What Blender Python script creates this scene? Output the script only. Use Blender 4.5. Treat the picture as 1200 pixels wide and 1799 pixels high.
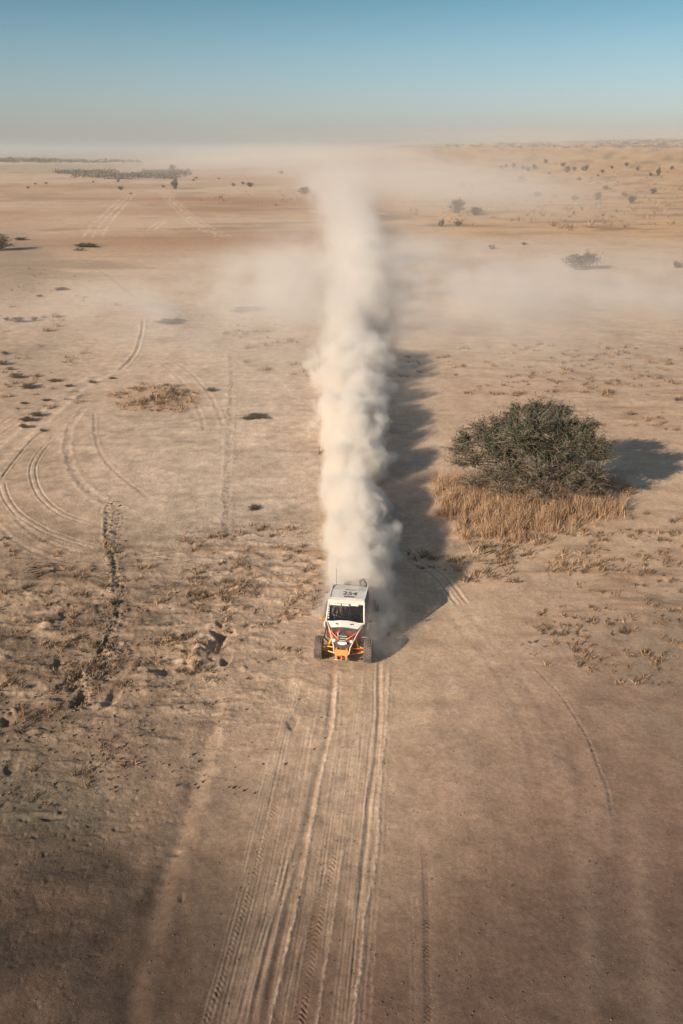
import bpy, bmesh, math, random
import numpy as np
from mathutils import Vector, Matrix, Euler

for o in list(bpy.data.objects):
    bpy.data.objects.remove(o)
SC = bpy.context.scene
COL = SC.collection
R = math.radians
random.seed(7)
RNG = np.random.default_rng(11)

# ---------------------------------------------------------------- camera
CAM_H = 15.6
FPX = 1399.0                       # focal length in photograph pixels (28 mm on a 36 mm tall frame)
PITCH = math.atan2(637.5, FPX)
cam_d = bpy.data.cameras.new('camera')
cam_d.sensor_fit = 'VERTICAL'
cam_d.sensor_height = 36.0
cam_d.lens = FPX / 1799.0 * 36.0
cam_d.clip_start = 0.1
cam_d.clip_end = 90000
cam = bpy.data.objects.new('camera', cam_d)
COL.objects.link(cam)
cam.location = (0, 0, CAM_H)
cam.rotation_euler = (R(90) - PITCH, 0, 0)
SC.camera = cam

# ---------------------------------------------------------------- sun, sky, exposure
SUN_EL = 22.5
SHADOW_AZ = 43.0                   # shadows fall this many degrees off +X, away from the camera
sdir = Vector((math.cos(R(SHADOW_AZ)) * math.cos(R(SUN_EL)), math.sin(R(SHADOW_AZ)) * math.cos(R(SUN_EL)), -math.sin(R(SUN_EL))))
sun_d = bpy.data.lights.new('sun', 'SUN')
sun_d.energy = 4.6
sun_d.angle = R(0.6)
sun_d.color = (1.0, 0.84, 0.67)
sun = bpy.data.objects.new('sun', sun_d)
COL.objects.link(sun)
sun.location = (-60, -30, 60)
sun.rotation_euler = sdir.to_track_quat('-Z', 'Y').to_euler()

world = bpy.data.worlds.new('World')
SC.world = world
world.use_nodes = True
wn, wl = world.node_tree.nodes, world.node_tree.links
bg = wn['Background']
sky = wn.new('ShaderNodeTexSky')
sky.sky_type = 'NISHITA'
sky.sun_disc = False
sky.sun_elevation = R(SUN_EL)
sky.sun_rotation = math.atan2(-sdir.x, -sdir.y)
sky.altitude = 0
sky.air_density = 1.5
sky.dust_density = 0.6
sky.ozone_density = 3.5
# the air near the horizon is grey-blue with dust, deeper blue higher up
_tc = wn.new('ShaderNodeTexCoord'); _sp = wn.new('ShaderNodeSeparateXYZ'); _cr = wn.new('ShaderNodeValToRGB'); _mu = wn.new('ShaderNodeMixRGB')
wl.new(_tc.outputs['Generated'], _sp.inputs[0]); wl.new(_sp.outputs['Z'], _cr.inputs[0])
_e = _cr.color_ramp.elements
_e[0].position = 0.0; _e[0].color = (.62, .73, 1.26, 1)
_e[1].position = 0.40; _e[1].color = (.82, .72, .64, 1)
for _p, _c in ((.05, (.54, .66, 1.02)), (.10, (.43, .57, .78)), (.155, (.26, .44, .545)), (.22, (.42, .50, .58))):
    _k = _e.new(_p); _k.color = (*_c, 1)
_mu.blend_type = 'MULTIPLY'; _mu.inputs[0].default_value = 1.0
wl.new(sky.outputs[0], _mu.inputs[1]); wl.new(_cr.outputs[0], _mu.inputs[2])
wl.new(_mu.outputs[0], bg.inputs[0])
bg.inputs[1].default_value = 0.085

SC.view_settings.view_transform = 'Standard'
SC.view_settings.look = 'None'
SC.view_settings.exposure = 0.80
SC.view_settings.gamma = 1.0
SC.render.engine = 'CYCLES'
SC.cycles.use_denoising = True
SC.cycles.volume_bounces = 7
SC.cycles.max_bounces = 10
SC.cycles.diffuse_bounces = 3
SC.cycles.transparent_max_bounces = 24
SC.cycles.volume_step_rate = 3.0
SC.cycles.volume_max_steps = 256

# ---------------------------------------------------------------- terrain and pixel helpers
CP, SP = math.cos(PITCH), math.sin(PITCH)

def sstep(a, b, x):
    t = np.clip((x - a) / (b - a), 0, 1)
    return t * t * (3 - 2 * t)

def base_z(x, y):
    """large forms only: flat plain, a low rise far away on the right"""
    x = np.asarray(x, float); y = np.asarray(y, float)
    yy = np.maximum(y, 1.0)
    az = x / yy                                   # tangent of azimuth
    rise = sstep(330, 1300, y) * sstep(-0.22, 0.10, az)
    top = 15.6 + 1300 * (0.0015 + 0.024 * np.clip(az, -0.1, 0.5))
    z = rise * top
    return z * (1 - 0.0 * y)

def ray(px, py):
    r, u = (px - 600.0) / FPX, (899.5 - py) / FPX
    return np.array([r, CP + u * SP, -SP + u * CP])

def at(px, py, h=0.0):
    """ground point (raised by h) seen at a photograph pixel"""
    d = ray(px, py)
    lo, hi = 5.0, 5.0
    f = lambda t: CAM_H + d[2] * t - float(base_z(d[0] * t, d[1] * t)) - h
    while f(hi) > 0 and hi < 2e4:
        lo = hi; hi *= 1.05
    for _ in range(40):
        m = (lo + hi) / 2
        if f(m) > 0: lo = m
        else: hi = m
    p = d * lo
    return Vector((p[0], p[1], CAM_H + p[2]))

def topix(x, y, z):
    dz = z - CAM_H
    fw = y * CP - dz * SP
    up = y * SP + dz * CP
    fw = np.maximum(fw, 0.5)
    return 600 + FPX * x / fw, 899.5 - FPX * up / fw

# ---------------------------------------------------------------- numpy noise
def _hash(ix, iy, seed):
    h = (ix.astype(np.int64) * 374761393 + iy.astype(np.int64) * 668265263 + seed * 974634777) & 0xFFFFFFFF
    h = ((h ^ (h >> 13)) * 1274126177) & 0xFFFFFFFF
    return ((h ^ (h >> 16)) & 0xFFFF) / 65535.0

def perlin(x, y, seed=0):
    xi, yi = np.floor(x), np.floor(y)
    fx, fy = x - xi, y - yi
    u = fx * fx * fx * (fx * (fx * 6 - 15) + 10); v = fy * fy * fy * (fy * (fy * 6 - 15) + 10)
    def g(ox, oy):
        a = _hash(xi + ox, yi + oy, seed) * 2 * math.pi
        return np.cos(a) * (fx - ox) + np.sin(a) * (fy - oy)
    a = g(0, 0); b = g(1, 0); c = g(0, 1); d = g(1, 1)
    return ((a + (b - a) * u) * (1 - v) + (c + (d - c) * u) * v) * 1.5

def fbm(x, y, s, oct=4, seed=0, gain=0.5):
    t = np.zeros_like(x); a = 1.0; n = 0
    for k in range(oct):
        t += a * perlin(x / s + 17.3 * k, y / s - 9.1 * k, seed + k); n += a
        a *= gain; s *= 0.5
    return t / n

# ---------------------------------------------------------------- object helpers
def mesh_obj(name, verts, faces, mat=None, parent=None, smooth=False):
    me = bpy.data.meshes.new(name)
    if isinstance(verts, np.ndarray):
        tri = faces[:, 2] == faces[:, 3]
        cnt = np.where(tri, 3, 4)
        keep = np.ones(faces.shape, bool); keep[tri, 3] = False
        li = faces[keep].astype(np.int32)
        me.vertices.add(len(verts)); me.vertices.foreach_set('co', verts.astype(np.float32).ravel())
        me.loops.add(len(li)); me.loops.foreach_set('vertex_index', li)
        me.polygons.add(len(faces)); me.polygons.foreach_set('loop_start', np.concatenate([[0], np.cumsum(cnt)[:-1]]).astype(np.int32))
        me.update(calc_edges=True)
    else:
        me.from_pydata([tuple(v) for v in verts], [], [tuple(f) for f in faces])
    if smooth:
        me.polygons.foreach_set('use_smooth', [True] * len(me.polygons))
    if mat: me.materials.append(mat)
    me.update()
    o = bpy.data.objects.new(name, me)
    COL.objects.link(o)
    if parent: o.parent = parent
    return o

def bm_obj(name, bm, mat=None, parent=None, smooth=False):
    me = bpy.data.meshes.new(name)
    bmesh.ops.recalc_face_normals(bm, faces=bm.faces)
    bm.to_mesh(me); bm.free()
    if smooth:
        me.polygons.foreach_set('use_smooth', [True] * len(me.polygons))
    if mat: me.materials.append(mat)
    o = bpy.data.objects.new(name, me)
    COL.objects.link(o)
    if parent: o.parent = parent
    return o

def tag(o, label=None, cat=None, group=None, kind=None):
    if label: o['label'] = label
    if cat: o['category'] = cat
    if group: o['group'] = group
    if kind: o['kind'] = kind
    return o

def empty(name, loc, rz=0):
    o = bpy.data.objects.new(name, None)
    COL.objects.link(o)
    o.location = loc
    o.rotation_euler = (0, 0, rz)
    o.empty_display_size = 0.3
    return o

def mat_simple(name, col, rough=0.6, metal=0.0, noise=0.0, nscale=20.0, dust=0.0, spec=0.5, bump=0.0):
    """principled paint with procedural mottling and optional settled dust on upward faces"""
    m = bpy.data.materials.new(name); m.use_nodes = True
    nt = m.node_tree; n, l = nt.nodes, nt.links
    p = n['Principled BSDF']
    p.inputs['Roughness'].default_value = rough
    p.inputs['Metallic'].default_value = metal
    p.inputs['Specular IOR Level'].default_value = spec
    tc = n.new('ShaderNodeTexCoord')
    nz = n.new('ShaderNodeTexNoise'); nz.inputs['Scale'].default_value = nscale; nz.inputs['Detail'].default_value = 5
    l.new(tc.outputs['Object'], nz.inputs['Vector'])
    mr = n.new('ShaderNodeMapRange'); mr.inputs[1].default_value = 0.3; mr.inputs[2].default_value = 0.7
    mr.inputs[3].default_value = 1 - noise; mr.inputs[4].default_value = 1 + noise
    l.new(nz.outputs['Fac'], mr.inputs[0])
    mx = n.new('ShaderNodeVectorMath'); mx.operation = 'SCALE'; mx.inputs[0].default_value = col[:3]
    l.new(mr.outputs[0], mx.inputs['Scale'])
    out = mx.outputs[0]
    if dust > 0:
        nz2 = n.new('ShaderNodeTexNoise'); nz2.inputs['Scale'].default_value = 5; nz2.inputs['Detail'].default_value = 6
        l.new(tc.outputs['Object'], nz2.inputs['Vector'])
        mr2 = n.new('ShaderNodeMapRange'); mr2.inputs[1].default_value = 0.35; mr2.inputs[2].default_value = 0.65
        mr2.inputs[3].default_value = dust * 0.45; mr2.inputs[4].default_value = min(1, dust * 1.4)
        l.new(nz2.outputs['Fac'], mr2.inputs[0])
        mix = n.new('ShaderNodeMixRGB'); mix.inputs[2].default_value = (0.42, 0.31, 0.23, 1)
        l.new(mr2.outputs[0], mix.inputs[0]); l.new(out, mix.inputs[1]); out = mix.outputs[0]
    l.new(out, p.inputs['Base Color'])
    if bump > 0:
        b = n.new('ShaderNodeBump'); b.inputs['Strength'].default_value = bump; b.inputs['Distance'].default_value = 0.02
        l.new(nz.outputs['Fac'], b.inputs['Height']); l.new(b.outputs[0], p.inputs['Normal'])
    return m
# ================================================================ GROUND
# rows get denser towards the camera's foot; every height and colour below is a function of the world position
def build_ground():
    rows = []
    ys_back = np.linspace(-60, 4.0, 40)[:-1]
    dl = np.linspace(R(72), R(0.6), 1060)          # depression seen from 15.6 m
    ys_mid = CAM_H / np.tan(dl)
    ys_far = np.geomspace(ys_mid[-1], 26000, 120)[1:]
    ys = np.concatenate([ys_back, ys_mid[ys_mid > 4.0], ys_far])
    t_c = np.linspace(-0.50, 0.50, 800)
    t_s = 0.50 + np.geomspace(0.0015, 2.6, 70)
    ts = np.concatenate([-t_s[::-1], t_c, t_s])
    D = np.sqrt(ys ** 2 + CAM_H ** 2)
    X = ts[None, :] * D[:, None]
    Y = np.repeat(ys[:, None], len(ts), 1)
    sh = X.shape
    x, y = X.ravel(), Y.ravel()
    B = base_z(x, y)
    px, py = topix(x, y, B)
    near = 1 - sstep(70, 130, y)
    # --- masks -------------------------------------------------
    def blob(cx, cy, rx, ry, soft=0.5):
        d = np.sqrt(((px - cx) / rx) ** 2 + ((py - cy) / ry) ** 2)
        return 1 - sstep(1 - soft, 1 + soft, d)
    n8 = fbm(x, y, 9.0, 4, 1); n2 = fbm(x, y, 2.2, 4, 5); n30 = fbm(x, y, 38.0, 4, 9)
    nf = fbm(x, y, 0.55, 4, 21); n_st = fbm(x * 0.45 + y * 0.2, y * 1.4, 1.6, 4, 33)
    n_far = fbm(x * 0.5, y, 60.0, 5, 41); n_vf = fbm(x * 0.35, y, 260.0, 4, 47)
    rough_l = np.clip(blob(120, 1160, 380, 170, .6) + blob(40, 1430, 260, 160, .7) * 0.35 + blob(450, 1010, 170, 90, .6), 0, 1)
    tuft = np.clip(blob(90, 1090, 260, 140, .5) + blob(460, 1010, 150, 80, .5) + blob(1120, 1060, 190, 150, .6) * 0.9
                   + blob(510, 600, 120, 60, .5) * .8 + blob(1130, 680, 160, 90, .6) * .9 + blob(920, 640, 260, 60, .7) * .35, 0, 1)
    # --- heights ------------------------------------------------
    H = n8 * 0.09 + n2 * 0.035 * near
    H += nf * near * (0.009 + 0.022 * rough_l)
    clod = np.maximum(0, fbm(x, y, 0.34, 3, 61) - 0.05)
    H += clod * near * (0.006 + 0.05 * rough_l)
    H += np.maximum(0, n_st - 0.12) * near * tuft * 0.16
    trk = np.zeros_like(x)      # light, freshly turned dust
    drk = np.zeros_like(x)      # dark, packed crumbs, and shade painted into pits and hollows

    def line_x(pts):
        w = [at(a, b) for a, b in pts]
        w.sort(key=lambda p: p.y)
        yy = np.array([p.y for p in w]); xx = np.array([p.x for p in w])
        return xx, yy

    def track(pts, half, depth, ridge, bright, seed, wob=0.03, ends=(0.6, 1.0), side=0, rside=None):
        """a furrow with thrown-up lips, following monotone points"""
        nonlocal H, trk, drk
        xx, yy = line_x(pts)
        sel = np.where((y > yy[0] - 1) & (y < yy[-1] + 1) & (np.abs(x) < 60))[0]
        ysel, xsel = y[sel], x[sel]
        cx = np.interp(ysel, yy, xx)
        cx = cx + wob * perlin(ysel / 1.7, np.zeros_like(ysel) + seed, seed) + wob * .4 * perlin(ysel / .4, np.zeros_like(ysel), seed + 3)
        d = xsel - cx
        fade = sstep(yy[0] - 0.5, yy[0] + ends[0], ysel) * (1 - sstep(yy[-1] - ends[1], yy[-1] + 0.3, ysel))
        amp = 0.65 + 0.7 * (perlin(ysel / 2.1, np.zeros_like(ysel) + 5, seed + 7) + .5)
        fur = np.exp(-(d / half) ** 2) * depth
        lips = np.exp(-((np.abs(d) - half * 1.9) / (half * 0.75)) ** 2) * ridge * (0.8 + 0.7 * perlin(ysel / .5, d / half, seed + 11))
        if side: lips *= np.where(np.sign(d) == side, 1.0, 0.15)
        H[sel] += (lips - fur) * fade * amp * 0.48
        trk[sel] = np.maximum(trk[sel], np.exp(-((np.abs(d) - half * 1.9) / (half * 1.1)) ** 2) * bright * fade * (np.where(np.sign(d) == side, 1, .2) if side else 1))

    def ridge(pts, half, h, bright, seed, wob=0.03):
        nonlocal H, trk
        xx, yy = line_x(pts)
        sel = np.where((y > yy[0] - 1) & (y < yy[-1] + 1) & (np.abs(x) < 60))[0]
        ysel, xsel = y[sel], x[sel]
        cx = np.interp(ysel, yy, xx) + wob * perlin(ysel / 1.3, np.zeros_like(ysel), seed) + wob * .6 * perlin(ysel / .35, np.zeros_like(ysel), seed + 2)
        d = xsel - cx
        fade = sstep(yy[0] - 0.5, yy[0] + .5, ysel) * (1 - sstep(yy[-1] - 1, yy[-1] + 0.3, ysel))
        w = half * (0.75 + 0.6 * np.abs(perlin(ysel / .6, d * 0, seed + 4)))
        d = d + half * .55 * perlin(ysel / .11, d / half, seed + 21) + half * .4 * perlin(ysel / .33, d * 0, seed + 22)
        k = np.exp(-(d / w) ** 2)
        am = 0.7 + 0.6 * np.abs(perlin(ysel / 1.1, d * 0 + 3, seed + 9)) + 0.40 * perlin(ysel / .13, d / half, seed + 13)
        H[sel] += k * h * fade * am * 0.36
        trk[sel] = np.maximum(trk[sel], k * bright * .7 * fade * np.clip(.75 + .9 * perlin(ysel / .12, d / half, seed + 31), .2, 1.2))

    def chevron(pts, half, depth, seed, pitch=0.11, k2=1.0, dark=0.25):
        nonlocal H, drk
        xx, yy = line_x(pts)
        sel = np.where((y > yy[0] - .5) & (y < yy[-1] + .5) & (np.abs(x) < 60))[0]
        ysel, xsel = y[sel], x[sel]
        cx = np.interp(ysel, yy, xx) + 0.03 * perlin(ysel / 1.9, ysel * 0, seed)
        d = (xsel - cx) / half
        fade = sstep(yy[0] - 0.3, yy[0] + .6, ysel) * (1 - sstep(yy[-1] - 1, yy[-1] + 0.2, ysel)) * (1 - sstep(.75, 1.05, np.abs(d)))
        ph = (ysel + np.abs(d) * half * k2 + 0.02 * perlin(xsel / .2, ysel / .2, seed + 1)) / pitch
        c = np.cos(ph * 2 * math.pi)
        br = np.clip(0.6 + 0.9 * perlin(xsel / .5, ysel / .5, seed + 5), 0.1, 1.2)
        H[sel] += (c * depth * br * 1.5 - depth * 0.7) * fade
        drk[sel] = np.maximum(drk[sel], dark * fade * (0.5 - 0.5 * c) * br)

    def curve(pts, half, depth, ridge_h, bright, dark, seed, gauge=0.0, speck=0.0, far=False):
        """any curve, segment distances"""
        nonlocal H, trk, drk
        P = [at(a, b) for a, b in pts]
        # smooth the polyline (Catmull-Rom)
        Q = []
        for i in range(len(P) - 1):
            p0, p1, p2, p3 = P[max(i - 1, 0)], P[i], P[i + 1], P[min(i + 2, len(P) - 1)]
            for k in range(6):
                t = k / 6
                Q.append(0.5 * ((2 * p1) + (-p0 + p2) * t + (2 * p0 - 5 * p1 + 4 * p2 - p3) * t * t + (-p0 + 3 * p1 - 3 * p2 + p3) * t ** 3))
        Q.append(P[-1])
        qx = np.array([q.x for q in Q]); qy = np.array([q.y for q in Q])
        m = gauge + half * 5 + 0.5
        sel = np.where((x > qx.min() - m) & (x < qx.max() + m) & (y > qy.min() - m) & (y < qy.max() + m))[0]
        xs_, ys_ = x[sel], y[sel]
        wx = xs_ + half * .5 * perlin(xs_ / (half * 12), ys_ / (half * 12), seed); wy = ys_ + half * .5 * perlin(ys_ / (half * 12), xs_ / (half * 12), seed + 2)
        best = np.full(len(sel), 1e9); sg = np.zeros(len(sel)); al = np.zeros(len(sel)); L = 0
        for i in range(len(Q) - 1):
            ax, ay, bx, by = qx[i], qy[i], qx[i + 1], qy[i + 1]
            dx, dy = bx - ax, by - ay; ll = dx * dx + dy * dy + 1e-9
            t = np.clip(((wx - ax) * dx + (wy - ay) * dy) / ll, 0, 1)
            ex, ey = wx - ax - t * dx, wy - ay - t * dy
            dd = ex * ex + ey * ey
            u = dd < best
            best[u] = dd[u]; sg[u] = np.sign(dx * ey - dy * ex)[u]; al[u] = L + t[u] * math.sqrt(ll)
            L += math.sqrt(ll)
        d = np.sqrt(best) * sg
        fade = sstep(0, L * 0.08, al) * (1 - sstep(L * 0.92, L, al))
        for off in ((-gauge, gauge) if gauge > 0 else (0,)):
            e = np.abs(d - off)
            k = np.exp(-(e / half) ** 2)
            lip = np.exp(-((e - half * 1.8) / (half * .8)) ** 2)
            br = np.clip(1 + speck * perlin(xs_ / (half * 2.2), ys_ / (half * 2.2), seed + 8) * 2, 0, 3)
            H[sel] += (lip * ridge_h - k * depth) * fade * br
            drk[sel] = np.maximum(drk[sel], k * dark * fade * br)
            trk[sel] = np.maximum(trk[sel], lip * bright * fade * br)

    # centre tracks in front of the buggy
    ridge([(594, 1175), (587, 1274), (570, 1337), (559, 1394), (546, 1469), (534, 1532), (517, 1619), (502, 1675), (476, 1787), (462, 1850)], 0.050, 0.060, 0.95, 3)
    ridge([(600, 1170), (598, 1274), (589, 1330), (579, 1382), (568, 1469), (559, 1514), (546, 1574), (534, 1637), (506, 1750), (495, 1840)], 0.035, 0.028, 0.5, 5)
    ridge([(684, 1169), (679, 1281), (671, 1356), (664, 1435), (667, 1469), (658, 1510), (652, 1562), (643, 1600), (634, 1694), (622, 1787), (615, 1850)], 0.055, 0.060, 0.95, 7)
    ridge([(690, 1200), (684, 1300), (676, 1400), (672, 1500), (662, 1620), (652, 1790)], 0.04, 0.02, 0.3, 8)
    ridge([(611, 1460), (600, 1510), (589, 1592), (579, 1656), (570, 1712), (559, 1784), (550, 1840)], 0.04, 0.042, 0.7, 9)
    ridge([(641, 1170), (634, 1260), (628, 1330)], 0.03, 0.025, 0.45, 10)
    ridge([(571, 1180), (560, 1250), (548, 1300), (537, 1380), (520, 1470), (500, 1560)], 0.03, 0.02, 0.35, 12)
    track([(667, 1150), (666, 1262), (660, 1337), (649, 1412), (639, 1506), (630, 1600)], 0.06, 0.05, 0.02, 0.2, 14)
    track([(588, 1170), (577, 1290), (560, 1350), (549, 1400), (533, 1480), (519, 1540), (500, 1630), (470, 1760)], 0.09, 0.05, 0.01, 0.1, 16)
    track([(660, 1150), (655, 1262), (648, 1337), (637, 1430)], 0.03, 0.02, 0.01, 0.2, 18)
    track([(527, 1470), (511, 1520), (495, 1575), (472, 1657), (450, 1745), (440, 1799)], 0.05, 0.04, 0.02, 0.3, 20)
    track([(512, 1469), (495, 1540), (472, 1622), (445, 1700), (415, 1799)], 0.03, 0.02, 0.012, 0.35, 22)
    track([(500, 1480), (480, 1560), (455, 1650), (425, 1760)], 0.025, 0.015, 0.01, 0.3, 24)
    for k in range(30):                         # many faint parallel scratches
        a = random.uniform(505, 705); L0 = random.uniform(1165, 1420); L1 = L0 + random.uniform(90, 300)
        s = (640 - a) * 0.0009
        xx0 = a - (a - 745) * (L0 - 1165) * -0.0012 * .6
        sl = -0.17 + (a - 590) * 0.0009
        track([(a + sl * (L0 - 1165), L0), (a + sl * ((L0 + L1) / 2 - 1165), (L0 + L1) / 2), (a + sl * (L1 - 1165), L1)], 0.022, 0.010, 0.009, 0.32, 100 + k, wob=.015)
    for k in range(16):
        a = random.uniform(400, 670); sl = -0.25 + (a - 470) * 0.0009
        track([(a, 1500), (a + sl * 150, 1650), (a + sl * 320, 1820)], 0.024, 0.010, 0.008, 0.2, 130 + k, wob=.02)
    chevron([(592, 1480), (578, 1530), (566, 1580), (547, 1670), (525, 1784), (515, 1840)], 0.14, 0.010, 31)
    chevron([(620, 1240), (616, 1300), (611, 1350)], 0.10, 0.006, 32)
    chevron([(520, 1255), (503, 1320), (487, 1382), (469, 1450), (440, 1545), (415, 1625), (380, 1730), (355, 1795), (340, 1850)], 0.16, 0.008, 33, dark=.16)
    chevron([(540, 1190), (533, 1230), (520, 1262)], 0.14, 0.012, 39)
    chevron([(746, 1480), (749, 1562), (750, 1656), (750, 1787), (749, 1850)], 0.075, 0.010, 35, pitch=0.085, dark=.45)
    track([(746, 1480), (749, 1562), (750, 1656), (750, 1787), (749, 1850)], 0.09, 0.005, 0.006, 0.1, 36)
    track([(720, 1560), (724, 1650), (727, 1790)], 0.03, 0.003, 0.004, 0.1, 37)
    # broad soft rut on the left
    track([(383, 1215), (376, 1250), (345, 1370), (330, 1420), (300, 1500), (275, 1570), (250, 1680), (225, 1799), (215, 1860)], 0.28, 0.13, 0.03, 0.0, 40, wob=.08, side=1)
    # looping tracks far left
    curve([(3, 845), (8, 868), (28, 900), (65, 925), (110, 945), (180, 965)], 0.045, 0.022, 0.018, 0.6, 0.35, 50, gauge=0.14)
    curve([(107, 760), (78, 785), (59, 815), (60, 845), (75, 875), (110, 903), (175, 925)], 0.045, 0.022, 0.018, 0.6, 0.35, 51, gauge=0.14)
    curve([(-40, 850), (0, 805), (75, 738), (145, 678), (205, 648)], 0.30, 0.02, 0.02, 0.5, 0.0, 52, speck=.5)
    curve([(0, 845), (20, 815), (60, 770), (110, 740), (150, 715)], 0.06, 0.03, 0.02, 0.3, 0.3, 53)
    curve([(205, 655), (235, 625), (248, 590), (252, 560)], 0.13, 0.04, 0.03, 0.4, 0.35, 54)
    curve([(165, 720), (168, 770), (185, 810), (215, 840), (270, 880)], 0.09, 0.01, 0.008, 0.08, 0.25, 55, speck=.9)
    curve([(135, 450), (175, 475), (215, 505), (245, 528)], 0.12, 0.02, 0.01, 0.2, 0.5, 56)
    curve([(232, 338), (195, 375), (172, 402), (160, 425)], 0.5, 0.0, 0.0, .55, 0.0, 57, gauge=0.9, speck=1.2)
    curve([(283, 335), (325, 375), (360, 400), (412, 424)], 0.35, 0.0, 0.0, .55, 0.0, 58, gauge=0.9, speck=1.0)
    curve([(265, 405), (280, 392), (297, 386)], 0.4, 0.0, 0.0, .8, 0.0, 59, speck=.6)
    curve([(402, 612), (408, 660), (405, 720), (401, 800), (398, 900), (395, 1000)], 0.14, 0.006, 0.006, 0.0, 0.25, 60, speck=1.6)
    curve([(250, 975), (320, 985), (400, 995)], 0.05, 0.02, 0.02, 0.3, 0.1, 62)
    curve([(470, 650), (500, 680), (540, 720), (566, 745)], 0.06, 0.01, 0.01, 0.6, 0.0, 63)
    curve([(465, 645), (490, 668), (510, 690)], 0.06, 0.01, 0.01, 0.5, 0.0, 64)
    curve([(190, 880), (188, 930), (198, 985), (207, 1040), (203, 1090), (185, 1130), (165, 1175), (150, 1215), (140, 1245)], 0.10, 0.022, 0.012, 0.0, 0.42, 70, speck=2.6)
    curve([(200, 980), (214, 1040), (208, 1085)], 0.09, 0.02, 0.01, 0.0, 0.38, 73, speck=2.6)
    curve([(-30, 775), (30, 735), (90, 700), (150, 672)], 0.10, 0.015, 0.012, 0.35, 0.15, 75, gauge=.5)
    curve([(0, 905), (50, 950), (130, 978), (230, 985), (350, 975)], 0.09, 0.01, 0.01, 0.25, 0.15, 76, gauge=.45, speck=.5)
    curve([(150, 715), (120, 760), (125, 820), (165, 870), (240, 905)], 0.16, 0.012, 0.012, 0.2, 0.15, 77, speck=.8)
    curve([(250, 620), (300, 640), (350, 690), (380, 760)], 0.12, 0.01, 0.01, 0.25, 0.1, 78, gauge=.6, speck=.6)
    # right-hand arcs
    curve([(790, 1060), (850, 1130), (905, 1200), (945, 1290), (975, 1400)], 0.12, 0.004, 0.003, 0.08, 0.05, 65, gauge=.35)
    curve([(930, 1165), (980, 1215), (1012, 1262), (1036, 1305), (1050, 1345), (1066, 1385), (1078, 1450)], 0.04, 0.008, 0.005, 0.05, 0.35, 66, speck=1.4)
    curve([(700, 955), (735, 990), (770, 1010), (815, 1065)], 0.06, 0.02, 0.02, 0.5, 0.2, 67, gauge=.2)
    curve([(1066, 1385), (1082, 1500), (1090, 1620), (1095, 1800)], 0.35, 0.01, 0.01, 0.1, 0.1, 68)
    curve([(1000, 1300), (1030, 1400), (1040, 1500)], 0.25, 0.01, 0.01, 0.1, 0.0, 69)
    # pits, humps and the crumbling ditch on the left
    def dent(cx, cy, rx, ry, dz, seed):
        nonlocal H, drk
        c = at(cx, cy); e = at(cx + rx, cy); f = at(cx, cy - ry)
        d = np.sqrt(((x - c.x) / (e.x - c.x)) ** 2 + ((y - c.y) / (f.y - c.y)) ** 2) + 0.75 * perlin(x / .55 + seed, y / .55, seed) + .3 * perlin(x / .2, y / .2, seed + 1)
        H += dz * .62 * (1 - sstep(0.1, 1.25, d))
        if dz < 0: drk[:] = np.maximum(drk, 0.25 * (1 - sstep(.3, 1.0, d)))  # pits tinted darker, standing in for the shade inside them
    for a in ((386, 1128, 12, 24, -.34), (398, 1114, 24, 9, -.26), (394, 1165, 10, 12, -.22), (368, 1100, 16, 8, .14), (345, 1150, 16, 26, .22), (331, 1150, 10, 22, -.16),
              (298, 1175, 14, 16, -.16), (278, 1165, 12, 14, -.1), (196, 1225, 14, 22, -.2), (128, 1205, 12, 16, -.14), (142, 1225, 11, 26, -.30), (130, 1195, 14, 14, -.2),
              (100, 1172, 12, 14, -.2), (12, 1265, 12, 14, -.26), (22, 1250, 10, 14, .12), (20, 1345, 12, 14, -.16), (58, 1200, 20, 10, -.12),
              (115, 1080, 16, 14, -.22), (90, 1095, 14, 8, .14), (170, 1195, 24, 18, .12), (270, 1200, 30, 22, .10), (95, 1438, 20, 4, -.12), (60, 1432, 40, 6, .05),
              (235, 1185, 20, 20, .1), (515, 1270, 8, 14, -.08), (310, 1495, 14, 6, -.07), (320, 1580, 6, 8, -.05), (205, 1150, 20, 10, .14), (160, 1075, 18, 10, .1), (60, 1050, 20, 10, .12)):
        dent(*a, seed=int(a[0]))
    # broken clods along the animal trail
    rub = np.clip(.25 + 1.5 * n2 + nf, 0, 1) * 1.6 * np.clip(np.maximum.reduce([blob(*b) for b in ((192, 930, 10, 50), (200, 1010, 16, 60), (205, 1065, 12, 50), (190, 1115, 22, 34), (160, 1165, 22, 40), (145, 1215, 18, 40))]), 0, 1)
    rub2 = np.clip(blob(398, 950, 12, 130) * .5 + blob(410, 690, 14, 90) * .5, 0, 1)
    vv = fbm(x, y, 0.22, 3, 71, .7)
    H += np.maximum(0, vv - .04) * (rub * 0.20 + rub2 * 0.12)
    drk = np.maximum(drk, np.clip(rub, 0, 1) * sstep(-.05, -.3, -vv) * .0 + np.clip(rub, 0, 1) * sstep(.0, .3, -vv) * .8)  # gaps between clods painted dark as their shade
    n1 = fbm(x * .8 - y * .1, y * 1.7, 1.1, 5, 91, .6)
    H += np.maximum(0, n1) * rough_l * 0.20
    # hoof-printed dark ground, lower left
    hoof = blob(80, 1600, 120, 240, .6)
    hp = fbm(x, y, 0.26, 2, 75, .8)
    H -= np.maximum(0, hp - 0.18) * (hoof * 0.05 + blob(150, 1440, 180, 80) * 0.05)
    H += B
    # --- colours -------------------------------------------------
    def c3(a): return np.array(a)[None, :]
    C = np.repeat(c3((0.490, 0.348, 0.236)), len(x), 0)
    def mix(col, m):
        nonlocal C
        m = np.clip(m, 0, 1)[:, None]
        C = C * (1 - m) + c3(col) * m
    mix((0.50, 0.385, 0.29), blob(480, 850, 220, 260, .8) * .8)                      # pale dust-covered flat
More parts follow.
